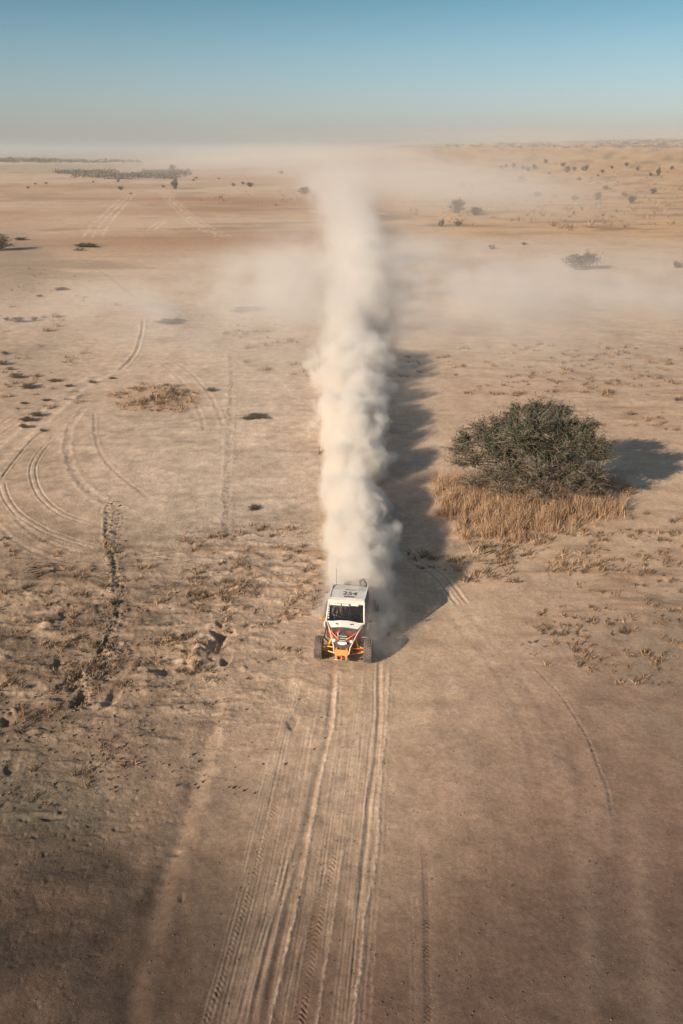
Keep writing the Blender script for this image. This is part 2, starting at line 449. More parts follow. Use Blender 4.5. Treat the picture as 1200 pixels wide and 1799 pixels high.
    mix((0.53, 0.41, 0.31), blob(420, 540, 420, 90, .8) * .6)
    mix((0.53, 0.42, 0.33), blob(850, 540, 420, 110, .8) * .6)
    mix((0.34, 0.225, 0.155), sstep(-.12, .3, n8 + n2 * .5) * .35)
    mix((0.50, 0.40, 0.31), sstep(.1, .45, n2 + nf * .4) * .25)
    # far plain: red-brown bands left, straw on the right
    far = sstep(62, 110, y)
    lft = 1 - sstep(560, 640, px)
    mix((0.36, 0.215, 0.12), far * lft * np.clip(0.35 + n_far * 1.6, 0, 1) * blob(260, 375, 520, 62, .5))
    mix((0.33, 0.17, 0.10), far * lft * sstep(0.05, .35, n_far) * blob(330, 380, 420, 50, .6) * .6)
    mix((0.52, 0.38, 0.27), far * lft * sstep(.05, .4, -n_far) * .5)
    mix((0.47, 0.40, 0.33), sstep(600, 1400, y) * lft * .6)
    mix((0.22, 0.18, 0.12), sstep(500, 900, y) * lft * sstep(.12, .35, n_vf) * .5)
    rg = (1 - lft) * (1 - sstep(395, 425, py + 14 * n30))
    mix((0.44, 0.25, 0.12), rg * np.clip(.75 + n_far, 0, 1) * .9)
    mix((0.20, 0.135, 0.085), rg * sstep(0.0, .3, fbm(x * .6, y, 14.0, 4, 81)) * .7)
    mix((0.56, 0.38, 0.19), rg * sstep(-0.02, .3, fbm(x * .4, y, 7.0, 4, 83)) * .6)
    mix((0.27, 0.19, 0.125), far * lft * sstep(.08, .35, fbm(x * .35, y, 16.0, 5, 111, .6)) * .6)
    mix((0.55, 0.44, 0.34), (1 - tuft) * blob(380, 800, 260, 170, .8) * .45)
    # straw-stained and tufted patches, plus painted tuft-shadow streaks
    mix((0.36, 0.22, 0.125), tuft * sstep(-.05, .4, n_st) * .5)
    mix((0.24, 0.16, 0.105), tuft * sstep(.12, .5, fbm(x * .5 + y * .2, y * 1.6, .9, 3, 85)) * .6)
    mix((0.15, 0.105, 0.07), blob(80, 1140, 330, 200, .7) * np.clip(.5 + n2 * 1.3, 0, 1) * .8)
    mix((0.12, 0.088, 0.062), blob(100, 1130, 280, 170, .7) * sstep(-.02, .34, fbm(x * .55 + y * .3, y * 1.3, 1.5, 5, 97, .6)) * .75)  # dark streaks painted like the long shadows of tufts and clods
    mix((0.28, 0.195, 0.13), sstep(-.05, .35, fbm(x * .7 + y * .25, y * 1.6, 2.6, 5, 95, .62)) * (1 - far) * .28)
    mix((0.38, 0.22, 0.12), blob(280, 700, 80, 24, .5) * .6)
    mix((0.24, 0.18, 0.13), blob(20, 470, 70, 60, .6) * .6 + blob(25, 650, 120, 70, .7) * .35)
    # lens-falloff darkening of the frame's foot and corners painted into the soil, ragged edge
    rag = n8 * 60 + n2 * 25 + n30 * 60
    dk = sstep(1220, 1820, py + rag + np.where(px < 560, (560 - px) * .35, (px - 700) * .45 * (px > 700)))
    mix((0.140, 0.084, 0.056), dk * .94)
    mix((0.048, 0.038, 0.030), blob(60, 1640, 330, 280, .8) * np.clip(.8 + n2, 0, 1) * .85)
    mix((0.17, 0.16, 0.105), blob(40, 1330, 220, 150, .6) * sstep(-.2, .4, n8) * .55)
    mix((0.23, 0.145, 0.105), blob(1130, 1320, 280, 230, .8) * .6)
    mix((0.22, 0.18, 0.13), blob(1170, 1180, 110, 160, .7) * sstep(-.2, .3, n2) * .4)
    mix((0.10, 0.066, 0.05), blob(1120, 1790, 420, 240, .9) * .65)
    mix((0.20, 0.13, 0.09), sstep(.1, .5, n_st) * near * .22)
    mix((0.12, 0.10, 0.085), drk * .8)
    mix((0.60, 0.47, 0.35), trk * .75)
    mix((0.16, 0.11, 0.08), rub * sstep(.0, .3, vv) * .4)
    C *= (1 + np.clip(nf * .35 + n2 * .18 + n8 * .35, -.4, .4) * near * (.5 + .5 * (px < 620)))[:, None]  # mottle follows the relief: shade of rough ground put into the colour
    C = np.clip(C, .02, .7)
    n = len(x)
    co = np.stack([x, y, H], 1).astype(np.float32)
    r_, c_ = sh
    idx = np.arange(n).reshape(sh)
    q = np.stack([idx[:-1, :-1], idx[:-1, 1:], idx[1:, 1:], idx[1:, :-1]], -1).reshape(-1, 4)
    me = bpy.data.meshes.new('ground')
    me.vertices.add(n); me.vertices.foreach_set('co', co.ravel())
    me.loops.add(q.size); me.loops.foreach_set('vertex_index', q.ravel().astype(np.int32))
    me.polygons.add(len(q)); me.polygons.foreach_set('loop_start', np.arange(0, q.size, 4, dtype=np.int32))
    me.polygons.foreach_set('use_smooth', np.ones(len(q), bool))
    me.update(calc_edges=True)
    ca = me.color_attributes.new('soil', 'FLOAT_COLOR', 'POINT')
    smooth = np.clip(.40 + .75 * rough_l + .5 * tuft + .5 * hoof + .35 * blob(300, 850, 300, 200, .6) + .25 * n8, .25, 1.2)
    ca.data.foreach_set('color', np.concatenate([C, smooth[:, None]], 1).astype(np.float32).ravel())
    o = bpy.data.objects.new('ground', me); COL.objects.link(o)
    tag(o, kind='structure')
    m = bpy.data.materials.new('soil'); m.use_nodes = True
    N, L = m.node_tree.nodes, m.node_tree.links
    p = N['Principled BSDF']; p.inputs['Roughness'].default_value = 0.95; p.inputs['Specular IOR Level'].default_value = 0.15
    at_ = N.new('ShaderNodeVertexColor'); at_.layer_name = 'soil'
    tc = N.new('ShaderNodeTexCoord')
    def noise(sc, det, rg=.6):
        z = N.new('ShaderNodeTexNoise'); z.inputs['Scale'].default_value = sc; z.inputs['Detail'].default_value = det; z.inputs['Roughness'].default_value = rg
        L.new(tc.outputs['Object'], z.inputs['Vector']); return z
    z1, z2, z3 = noise(7, 8, .75), noise(0.9, 6), noise(34, 3, .8)
    def mrange(src, a, b, c, d):
        r = N.new('ShaderNodeMapRange'); r.inputs[1].default_value = a; r.inputs[2].default_value = b; r.inputs[3].default_value = c; r.inputs[4].default_value = d
        L.new(src, r.inputs[0]); return r.outputs[0]
    def mul(a, b):
        q = N.new('ShaderNodeMath'); q.operation = 'MULTIPLY'; L.new(a, q.inputs[0]); L.new(b, q.inputs[1]); return q.outputs[0]
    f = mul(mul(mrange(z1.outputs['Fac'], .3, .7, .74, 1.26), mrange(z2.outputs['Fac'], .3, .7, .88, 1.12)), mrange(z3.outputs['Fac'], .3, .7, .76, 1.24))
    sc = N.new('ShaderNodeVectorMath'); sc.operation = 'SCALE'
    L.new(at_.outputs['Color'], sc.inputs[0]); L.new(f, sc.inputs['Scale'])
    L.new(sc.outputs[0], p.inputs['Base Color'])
    ad = N.new('ShaderNodeMath'); ad.operation = 'ADD'
    L.new(z1.outputs['Fac'], ad.inputs[0]); L.new(mrange(z3.outputs['Fac'], 0, 1, 0, .35), ad.inputs[1])
    b = N.new('ShaderNodeBump'); b.inputs['Distance'].default_value = 0.05; L.new(at_.outputs['Alpha'], b.inputs['Strength'])
    L.new(ad.outputs[0], b.inputs['Height']); L.new(b.outputs[0], p.inputs['Normal'])
    me.materials.append(m)
    return o, ts, ys, H.reshape(sh)

ground, G_ts, G_ys, G_H = build_ground()

def gz(x, y):
    """height of the finished ground at a world point"""
    j = np.clip(np.searchsorted(G_ys, y) - 1, 0, len(G_ys) - 2)
    t = x / math.sqrt(y * y + CAM_H ** 2)
    i = np.clip(np.searchsorted(G_ts, t) - 1, 0, len(G_ts) - 2)
    return float(G_H[j:j + 2, i:i + 2].mean())
def gat(px, py):
    p = at(px, py); p.z = gz(p.x, p.y); return p
# ================================================================ PLANTS
def plant_mat(name, cols, rough=.8, trans=0.0, scale=6.0):
    """foliage whose colour wanders between two tones in object space"""
    m = bpy.data.materials.new(name); m.use_nodes = True
    N, L = m.node_tree.nodes, m.node_tree.links
    p = N['Principled BSDF']; p.inputs['Roughness'].default_value = rough; p.inputs['Specular IOR Level'].default_value = .2
    g = N.new('ShaderNodeNewGeometry'); tc = N.new('ShaderNodeTexCoord')
    z = N.new('ShaderNodeTexNoise'); z.inputs['Scale'].default_value = scale; z.inputs['Detail'].default_value = 3
    L.new(tc.outputs['Object'], z.inputs['Vector'])
    a = N.new('ShaderNodeMath'); a.operation = 'MULTIPLY_ADD'; a.inputs[1].default_value = .55
    L.new(g.outputs['Random Per Island'], a.inputs[0])
    b = N.new('ShaderNodeMath'); b.operation = 'MULTIPLY'; b.inputs[1].default_value = .6
    L.new(z.outputs['Fac'], b.inputs[0]); L.new(b.outputs[0], a.inputs[2])
    r = N.new('ShaderNodeValToRGB')
    r.color_ramp.elements[0].position = .25; r.color_ramp.elements[0].color = (*cols[0], 1)
    r.color_ramp.elements[1].position = .85; r.color_ramp.elements[1].color = (*cols[-1], 1)
    for i, c in enumerate(cols[1:-1]):
        e = r.color_ramp.elements.new(.25 + .6 * (i + 1) / (len(cols) - 1)); e.color = (*c, 1)
    L.new(a.outputs[0], r.inputs[0]); L.new(r.outputs[0], p.inputs['Base Color'])
    if trans:
        t = N.new('ShaderNodeBsdfTranslucent'); L.new(r.outputs[0], t.inputs[0])
        x = N.new('ShaderNodeMixShader'); x.inputs[0].default_value = trans
        L.new(p.outputs[0], x.inputs[1]); L.new(t.outputs[0], x.inputs[2]); L.new(x.outputs[0], N['Material Output'].inputs['Surface'])
    return m
M_LEAF = plant_mat('thorn_leaf', [(.028, .038, .024), (.052, .064, .038), (.105, .105, .062)], trans=.1)
M_LEAFD = plant_mat('dusty_leaf', [(.05, .05, .03), (.085, .08, .05), (.15, .12, .08)], trans=.1)
M_TWIG = plant_mat('grey_twig', [(.10, .07, .05), (.21, .155, .115), (.36, .28, .21)])
M_BARK = plant_mat('bark', [(.09, .065, .05), (.16, .12, .09)])
M_STRAW = plant_mat('straw', [(.20, .115, .065), (.41, .262, .155), (.62, .45, .30)], trans=.25, scale=1.5)
M_TUFT = plant_mat('tuft_straw', [(.13, .085, .05), (.27, .165, .09), (.46, .32, .19)], trans=.15, scale=.5)
M_HERB = plant_mat('dark_herb', [(.05, .04, .03), (.10, .078, .052), (.18, .135, .09)], scale=2)

class Soup:
    """collects loose triangles and quads as numpy blocks"""
    def __init__(s): s.v = []; s.f = []; s.n = 0
    def add(s, V, Fc):
        s.v.append(V); s.f.append(Fc + s.n); s.n += len(V)
    def leaves(s, c, size, rng, flat=0.3, aspect=.45):
        n = len(c)
        a = rng.normal(size=(n, 3)); a[:, 2] *= (1 - flat); a /= np.linalg.norm(a, axis=1)[:, None]
        b = rng.normal(size=(n, 3)); b -= (a * b).sum(1)[:, None] * a; b /= np.linalg.norm(b, axis=1)[:, None]
        sz = (size * rng.uniform(.6, 1.4, n))[:, None]
        V = np.stack([c - a * sz, c + b * sz * aspect, c + a * sz, c - b * sz * aspect], 1).reshape(-1, 3)
        s.add(V, np.arange(n * 4).reshape(-1, 4))
    def blades(s, base, tip, w, rng):
        """tapered bent blades, a quad and a tip triangle folded into quads"""
        n = len(base); d = tip - base
        side = np.cross(d, rng.normal(size=(n, 3))); side /= np.linalg.norm(side, axis=1)[:, None] + 1e-9
        side *= (w * rng.uniform(.6, 1.4, n))[:, None]
        mid = base + d * .55 + np.array([0, 0, 1]) * np.linalg.norm(d, axis=1)[:, None] * .06
        V = np.stack([base - side, base + side, mid + side * .7, mid - side * .7, tip], 1).reshape(-1, 3)
        i = np.arange(n)[:, None] * 5
        s.add(V, np.concatenate([i + np.array([[0, 1, 2, 3]]), i + np.array([[3, 2, 4, 4]])]))
    def tube(s, pts, rad, k=5):
        pts = np.array(pts, float); m = len(pts)
        T = np.gradient(pts, axis=0); T /= np.linalg.norm(T, axis=1)[:, None] + 1e-9
        u = np.cross(T, [0.31, .2, .93]); u /= np.linalg.norm(u, axis=1)[:, None] + 1e-9
        w = np.cross(T, u)
        an = np.arange(k) / k * 2 * math.pi
        V = (pts[:, None] + (u[:, None] * np.cos(an)[None, :, None] + w[:, None] * np.sin(an)[None, :, None]) * np.array(rad)[:, None, None]).reshape(-1, 3)
        q = []
        for i in range(m - 1):
            for j in range(k):
                q.append([i * k + j, i * k + (j + 1) % k, (i + 1) * k + (j + 1) % k, (i + 1) * k + j])
        s.add(V, np.array(q))
    def build(s, name, mat, parent=None, smooth=False):
        V = np.concatenate(s.v); Q = np.concatenate(s.f)
        return mesh_obj(name, V, Q, mat, parent, smooth)

def limb(p0, p1, rng, bend=.15, n=7):
    p0, p1 = np.array(p0, float), np.array(p1, float)
    L = np.linalg.norm(p1 - p0); t = np.linspace(0, 1, n)[:, None]
    off = rng.normal(size=3) * bend * L
    w = np.sin(t * math.pi)
    j = rng.normal(size=(n, 3)) * .025 * L * w
    return p0 + (p1 - p0) * t + off * w + np.array([0, 0, 1]) * w * L * .06 + j

def thorn_tree():
    rng = np.random.default_rng(5)
    b = gat(938, 862); base = np.array(b)
    root = tag(empty('thorn_tree', b), 'wide dark green thorn tree with spiny grey twigs rising from tall straw grass', 'tree')
    pads = [(918, 724, 4.2, .95, 1), (955, 720, 4.3, .9, 1), (984, 726, 4.2, .8, 1), (888, 744, 4.0, .95, 1), (940, 748, 4.2, 1.3, 1), (985, 748, 4.1, 1.0, 1), (850, 758, 3.6, 1.0, .8),
            (818, 772, 3.1, .95, .55), (798, 790, 2.5, .8, .35), (1032, 752, 4.0, .85, 1), (1050, 778, 3.4, .85, .8), (1062, 804, 2.7, .6, .35), (1010, 785, 3.3, 1.0, .9),
            (935, 788, 3.3, 1.2, .8), (975, 790, 3.2, 1.1, .8), (870, 795, 2.8, 1.1, .55), (828, 808, 2.3, .95, .3), (895, 822, 2.2, 1.1, .45), (950, 826, 2.2, 1.1, .3),
            (1010, 822, 2.3, 1.0, .4), (1052, 832, 1.9, .8, .2), (930, 848, 1.4, .8, .35), (988, 846, 1.5, .85, .15), (855, 835, 1.5, .8, .25), (910, 772, 3.9, 1.1, 1),
            (1000, 765, 3.7, .9, .9), (865, 775, 3.4, 1.0, .9), (955, 740, 3.7, 1.4, .8), (1040, 795, 2.9, .9, .5), (800, 812, 1.8, .8, .15), (820, 845, 1.1, .75, .2), (875, 858, 1.0, .8, .15), (960, 866, .9, .8, .1), (1020, 858, 1.1, .85, .1), (1050, 848, 1.2, .6, .15), (900, 800, 2.6, 1.0, .3), (985, 835, 1.8, 1.0, .15)]
    limbs, tw, lf, lf2 = Soup(), Soup(), Soup(), Soup()
    stems = [base + np.array([dx, dy, -.1]) for dx, dy in ((0, 0), (-.5, .3), (.55, .25), (.1, -.4))]
    joints = []
    for st in stems:
        j = st + np.array([rng.uniform(-.5, .5), rng.uniform(-.3, .6), rng.uniform(.7, 1.1)])
        limbs.tube(limb(st, j, rng, .05), np.linspace(.12, .085, 7), 7); joints.append(j)
    for (px, py, h, r, g) in pads:
        px = 930 + (px - 930) * .93; r *= .88
        c = np.array(at(px, py, h))
        j = min(joints, key=lambda q: np.linalg.norm((q - c)[:2]) + rng.uniform(0, .6))
        limbs.tube(limb(j, c - np.array([0, 0, r * .25]), rng, .10), np.linspace(.065, .022, 7), 6)
        nt = int(95 * r)
        for k in range(nt):
            th = rng.uniform(0, 2 * math.pi); el = rng.uniform(-.35, 1.15)
            gg = .35 + 1.3 * (math.sin(th * 3 + px) > -.2) * rng.uniform(.5, 1.2)
            d = np.array([math.cos(th) * math.cos(el), math.sin(th) * math.cos(el), math.sin(el) * .62])
            L = r * rng.uniform(.5, 1.0) ** .8 * (1.28 if rng.random() < .2 else 1.05)
            p0 = c + d * r * rng.uniform(0, .25) - np.array([0, 0, r * .2])
            p1 = c + d * L
            P = limb(p0, p1, rng, .07, 5)
            tw.tube(P, np.linspace(.019, .007, 5), 3)
            for q in range(3):                       # side shoots
                s0 = P[rng.integers(1, 5)]; s1 = s0 + d * .25 + rng.normal(size=3) * .17
                tw.tube(np.array([s0, s1]), [.007, .004], 3)
                nl = int(rng.poisson(6.0 * g * gg))
                if nl: (lf if rng.random() < .8 else lf2).leaves(s0 + (s1 - s0) * rng.uniform(.1, 1.1, (nl, 1)) + rng.normal(size=(nl, 3)) * .035, .038, rng)
            nl = int(rng.poisson(17 * g * gg + .6))
            t = rng.uniform(.35, 1.05, (nl, 1))
            if nl: lf.leaves(P[0] + (P[-1] - P[0]) * t + rng.normal(size=(nl, 3)) * .05, .050, rng)
    limbs.build('trunk', M_BARK, root, True); tw.build('twigs', M_TWIG, root)
    cr = lf.build('crown', M_LEAF, root)
    lf2.build('dusty_leaves', M_LEAFD, root)
    inv = Matrix.Translation(-Vector(b))
    for ch in root.children: ch.data.transform(inv)
    return root
thorn_tree()

def tall_grass():
    rng = np.random.default_rng(9)
    s = Soup(); B, T = [], []
    n = 0
    while n < 640:
        px, py = rng.uniform(765, 1112), rng.uniform(842, 965)
        e = ((px - 938) / 175) ** 2 + ((py - 868) / (92 if px < 960 else 62)) ** 2
        e += .5 * float(perlin(np.array([px / 28.0]), np.array([py / 14.0]), 4)[0])
        if e > 1.15 or (e > .62 and rng.random() < .6) or py > 955 - max(0, px - 950) * .35: continue
        if py < 858 and 850 < px < 1040 and rng.random() < .6: continue
        c = np.array(gat(px, py)); n += 1
        k = rng.integers(22, 46)
        b = c + np.concatenate([rng.normal(size=(k, 2)) * .13, np.zeros((k, 1))], 1)
        h = rng.uniform(.25, 1.15) * (1.1 - .40 * max(0, e))
        lean = rng.normal(size=2) * .12
        t = b + np.concatenate([rng.normal(size=(k, 2)) * .20 * h + lean, rng.uniform(.5, 1.1, (k, 1)) * h], 1)
        B.append(b); T.append(t)
    B, T = np.concatenate(B), np.concatenate(T)
    s.blades(B, T, .0085, rng)
    # feathery seed heads
    i = rng.random(len(T)) < .35
    s.leaves(T[i], .035, rng, flat=-.8, aspect=.25)
    tag(s.build('tall_dry_grass', M_STRAW), kind='stuff')
tall_grass()

def low_tufts():
    """short straw tufts in the patches where the plain is rough"""
    rng = np.random.default_rng(13)
    s = Soup(); d = Soup(); lf = Soup()
    areas = [(80, 1130, 110, 110, 50, .16), (330, 1000, 200, 60, 40, .17), (90, 1060, 300, 130, 200, .15), (450, 1010, 150, 95, 130, .17), (1120, 1060, 150, 150, 200, .12), (1120, 950, 130, 60, 120, .16), (510, 600, 120, 60, 90, .28),
             (1130, 680, 160, 90, 200, .24), (280, 700, 85, 24, 120, .26), (940, 650, 240, 50, 130, .2), (70, 660, 120, 60, 60, .2), (60, 1300, 200, 140, 90, .12),
             (880, 985, 150, 40, 110, .2), (1000, 345, 340, 60, 900, .9), (60, 530, 130, 60, 70, .3), (470, 350, 110, 14, 60, .7), (300, 1150, 200, 60, 120, .12), (960, 1120, 60, 50, 40, .1)]
    for (cx, cy, rx, ry, n, h0) in areas:
        for k in range(n):
            a = rng.uniform(0, 2 * math.pi); q = math.sqrt(rng.random())
            px, py = cx + math.cos(a) * q * rx, cy + math.sin(a) * q * ry
            if py < 262 or px < -60 or px > 1260: continue
            if 765 < px < 1100 and 700 < py < 930: continue
            c0 = np.array(gat(px, py))
            far = c0[1] > 90
            if perlin(np.array([c0[0] / 1.7]), np.array([c0[1] / 2.6]), 77)[0] < rng.uniform(-.45, .15): continue
            h = h0 * rng.uniform(.3, 1.0) ** 1.6 * 1.8
            for kk in range(1 if far else rng.integers(1, 4)):
                c = c0 + np.array([rng.normal() * h * 1.6, rng.normal() * h * .8, 0])
                m = 9 if far else 16
                b = c + np.concatenate([rng.normal(size=(m, 2)) * h * .32, np.full((m, 1), -.02)], 1)
                t = b + np.concatenate([rng.normal(size=(m, 2)) * h * .5, rng.uniform(.5, 1.1, (m, 1)) * h], 1)
                (s if rng.random() < .75 else d).blades(b, t, max(.012, h * .05), rng)
                if rng.random() < .10: d.leaves(c + rng.normal(size=(14, 3)) * h * np.array([.5, .4, .18]) + np.array([0, 0, h * .25]), h * .14, rng)
    tag(s.build('dry_grass', M_TUFT), kind='stuff')
    tag(d.build('low_weeds', M_HERB), kind='stuff')
low_tufts()

def shrub_parts(seed, w, h, leafy=1.0, n=650, spread=1.0, ls=.055):
    """unit-independent shrub: stems fanning from the foot, leaf clumps on their ends"""
    rng = np.random.default_rng(seed)
    st, lf = Soup(), Soup()
    ns = 16
    for k in range(ns):
        th = rng.uniform(0, 2 * math.pi); q = rng.uniform(.15, 1) ** .7
        tip = np.array([math.cos(th) * q * w / 2 * spread, math.sin(th) * q * w / 2 * .85, h * (1.02 - .55 * q * q) * rng.uniform(.7, 1.08)])
        b = np.array([math.cos(th) * w * .06, math.sin(th) * w * .06, -.05])
        P = limb(b, tip, rng, .1, 5)
        st.tube(P, np.linspace(.022, .008, 5) * max(.5, h), 4)
        for j in range(6):
            s0 = P[rng.integers(1, 5)]; s1 = s0 + (tip - b) * .18 + rng.normal(size=3) * .11 * w
            s1[2] = max(.02, s1[2])
            st.tube(np.array([s0, s1]), [.008 * max(.5, h), .004], 3)
            m = int(n * leafy / ns / 6)
            lf.leaves(s0 + (s1 - s0) * rng.uniform(.2, 1.1, (m, 1)) + rng.normal(size=(m, 3)) * .045 * w, ls * max(.4, w * .5), rng)
        m = int(n * leafy / ns / 2)
        lf.leaves(tip + rng.normal(size=(m, 3)) * np.array([.09 * w, .09 * w, .07 * h]), ls * max(.4, w * .5), rng)
    return st, lf

PROTO = {}
def shrub(px, py, wpx, hpx, label, cat='shrub', group=None, var=0, name='shrub', parts=True, leafy=1.0, mat=None):
    """a shrub whose width and height are given by its size in the photograph and its distance"""
    p = gat(px, py)
    depth = p.y * CP - (p.z - CAM_H) * SP
    w, h = wpx / FPX * depth, hpx / FPX * depth * .9
    root = empty(name, (p.x, p.y, p.z - .02), random.uniform(0, 6))
    root.rotation_euler.z = random.choice((0, .4, -.4, math.pi))
    key = (var, leafy)
    if key not in PROTO:
        st, lf = shrub_parts(100 + var, 1.0, 1.0, leafy, n=1500, ls=.075)
        a = st.build('stem', M_BARK, root); b = lf.build('foliage', mat or (M_LEAFD if var % 2 else M_HERB), root)
        PROTO[key] = (a, b)
    else:
        for q in PROTO[key]:
            c = q.copy(); COL.objects.link(c); c.parent = root
    root.scale = (w, w * .8, h)
    tag(root, label, cat, group)
    return root

shrub(1020, 474, 62, 30, 'large dusty shrub standing alone on the pale flat above the thorn tree', var=1)
shrub(803, 374, 30, 21, 'dark domed shrub right of the dust plume, the taller of a touching pair', var=0)
shrub(836, 378, 26, 15, 'lower spreading shrub of the pair just right of the dark domed one', var=2)
shrub(775, 398, 11, 13, 'little upright bush in front of the pair of dark shrubs', var=3)
shrub(803, 396, 16, 8, 'low reddish-brown bush directly below the dark domed shrub', var=5)
shrub(864, 438, 13, 9, 'small sparse bush on the pale flat between plume and lone dusty shrub', var=3, leafy=.4)
shrub(921, 430, 12, 5, 'tiny flat brown bush just below the straw slope', var=5, leafy=.5)
shrub(810, 334, 18, 15, 'faint grey tree half lost in drifting dust right of the plume', 'tree', var=2, name='hazy_tree')
shrub(829, 332, 10, 12, 'pale slim tree in the dust beside the faint grey one', 'tree', var=3, name='hazy_tree')
shrub(535, 341, 22, 11, 'dark rounded shrub touching the left edge of the dust plume', var=0)
shrub(439, 328, 15, 8, 'dark low shrub on the plain, right one of a close pair', var=2)
shrub(427, 324, 7, 5, 'tiny shrub at the left shoulder of a dark low shrub', var=3)
shrub(410, 327, 8, 5, 'small shrub a little left of the close dark pair', var=0)
shrub(308, 332, 14, 17, 'small leaning tree with flat crown alone on the far plain', 'tree', var=4, name='small_tree')
shrub(287, 329, 7, 4, 'tiny bush just left of the small leaning tree', var=3)
shrub(213, 333, 13, 6, 'flat dark shrub where the braided pale track fades out', var=2)
shrub(208, 320, 6, 5, 'small dark bush just below the scrub belt', var=0)
shrub(230, 341, 5, 3, 'tiny bush at the upper end of the braided pale track', var=3)
shrub(303, 301, 15, 10, 'largest dark bush at the right end of the scrub belt', var=0)
shrub(186, 283, 8, 5, 'lone hazy bush beyond the scrub belt', var=2)
ORD = ['first', 'second', 'third', 'fourth', 'fifth', 'sixth', 'seventh', 'eighth', 'ninth', 'tenth', 'eleventh', 'twelfth', 'thirteenth', 'fourteenth', 'fifteenth',
       'sixteenth', 'seventeenth', 'eighteenth', 'nineteenth']
for _i, a in enumerate(sorted(((50, 331, 7, 4), (62, 324, 5, 3), (81, 323, 6, 3), (164, 321, 5, 3), (340, 318, 6, 3), (385, 315, 5, 3), (345, 314, 8, 3)))):
    shrub(*a, ORD[_i] + ' from the left of the seven speck-sized bushes around the scrub belt', group='speck-sized bushes on the far left plain', var=a[0] % 4)
shrub(155, 434, 40, 8, 'ragged brown shrub at the lower end of the braided pale track', var=5)
shrub(140, 440, 20, 5, 'thin twiggy bush at the foot of the ragged brown shrub', var=3, leafy=.4)
shrub(-8, 440, 60, 26, 'big dark shrub cut by the left edge of the picture with a long shadow', var=0)
shrub(38, 421, 26, 5, 'flat dark shrub at the tip of the long shadow by the left edge', var=2)
shrub(108, 509, 28, 5, 'long flat dark shrub on the pale ground below the ragged brown one', var=2)
shrub(70, 521, 12, 4, 'small flat tuft left of the long flat shrub', var=4)
shrub(32, 566, 24, 9, 'dark clumpy shrub near the left edge, larger of two', var=0)
shrub(12, 563, 12, 6, 'small dark shrub cut close to the left edge beside a larger clump', var=4)
shrub(62, 563, 13, 8, 'dark shrub right of the large clump at the left edge', var=2)
shrub(302, 566, 56, 6, 'wide grey-green creeping shrub on the pale dusty band', var=2)
shrub(440, 545, 60, 7, 'wide faint creeping shrub closest to the plume on the dusty band', var=5)
shrub(372, 687, 20, 7, 'low grey bush at the right end of the straw patch', var=2)
shrub(306, 693, 22, 13, 'dark bush in the middle of the straw patch by the looping track', var=0)
shrub(267, 702, 12, 9, 'small dark bush at the left of the straw patch', var=4)
shrub(455, 733, 50, 4, 'long low straw-topped shrub crossing the speckled trail', var=5)
shrub(446, 893, 26, 7, 'flat dark shrub alone on the pale ground left of the plume', var=2)
shrub(494, 305, 10, 5, 'faint bush in the dust bank left of the plume', var=2)
for _i, a in enumerate(sorted(((7, 640, 22, 8), (30, 664, 28, 8), (52, 681, 32, 9), (95, 671, 26, 5), (122, 679, 18, 5), (162, 673, 16, 5), (197, 666, 14, 4), (42, 709, 14, 4), (80, 704, 16, 4),
          (65, 731, 26, 8), (47, 741, 28, 8), (42, 753, 18, 7), (8, 622, 14, 6), (75, 758, 12, 5), (18, 650, 16, 5)), key=lambda q: q[1])):
    shrub(*a, ORD[_i] + ' from the top of the flat dark shrubs scattered along the left edge', group='flat dark shrubs along the left edge', var=(a[0] % 3) * 2)
for _i, a in enumerate(sorted(((880, 297, 8, 6), (888, 296, 7, 6), (902, 295, 9, 8), (919, 297, 7, 6), (927, 302, 8, 7), (939, 297, 9, 9), (958, 287, 10, 7), (989, 293, 9, 8), (996, 303, 12, 10), (1009, 300, 7, 7),
          (1027, 300, 13, 10), (1058, 304, 8, 6), (1050, 310, 6, 4), (1143, 309, 7, 6), (965, 306, 6, 4), (1075, 296, 7, 5), (1100, 292, 8, 6), (1120, 300, 7, 5), (1180, 298, 8, 6)))):
    shrub(*a, ORD[_i] + ' from the left of the small hazy bushes high on the rise', group='small hazy bushes on the rise', var=a[0] % 4)
shrub(917, 322, 18, 11, 'hazy round bush at the dusty left end of the straw slope', var=0)
shrub(943, 346, 18, 9, 'pale flat bush on the straw slope below the hazy round one', var=2)
shrub(1017, 317, 9, 5, 'small dark bush above the middle of the straw slope', var=0)
shrub(1064, 333, 12, 6, 'dark bush in the orange straw, highest of the middle cluster', var=0)
shrub(1009, 352, 14, 8, 'round dark bush at the left of the middle cluster on the straw slope', var=4)
shrub(1049, 351, 15, 12, 'upright dark bush in the centre of the middle cluster', var=0)
shrub(1109, 357, 17, 14, 'tallest dark bush of the right pair on the straw slope', var=2)
shrub(1097, 345, 11, 7, 'smaller bush up and left of the tallest one of the right pair', var=3)
shrub(1146, 340, 13, 10, 'rust-brown bush alone near the right end of the straw slope', var=5)
shrub(1156, 309, 9, 14, 'slim upright tree on the rise near the right edge', 'tree', var=4, name='small_tree')
shrub(1190, 470, 20, 12, 'dusty bush at the right edge level with the lone large shrub', var=3)

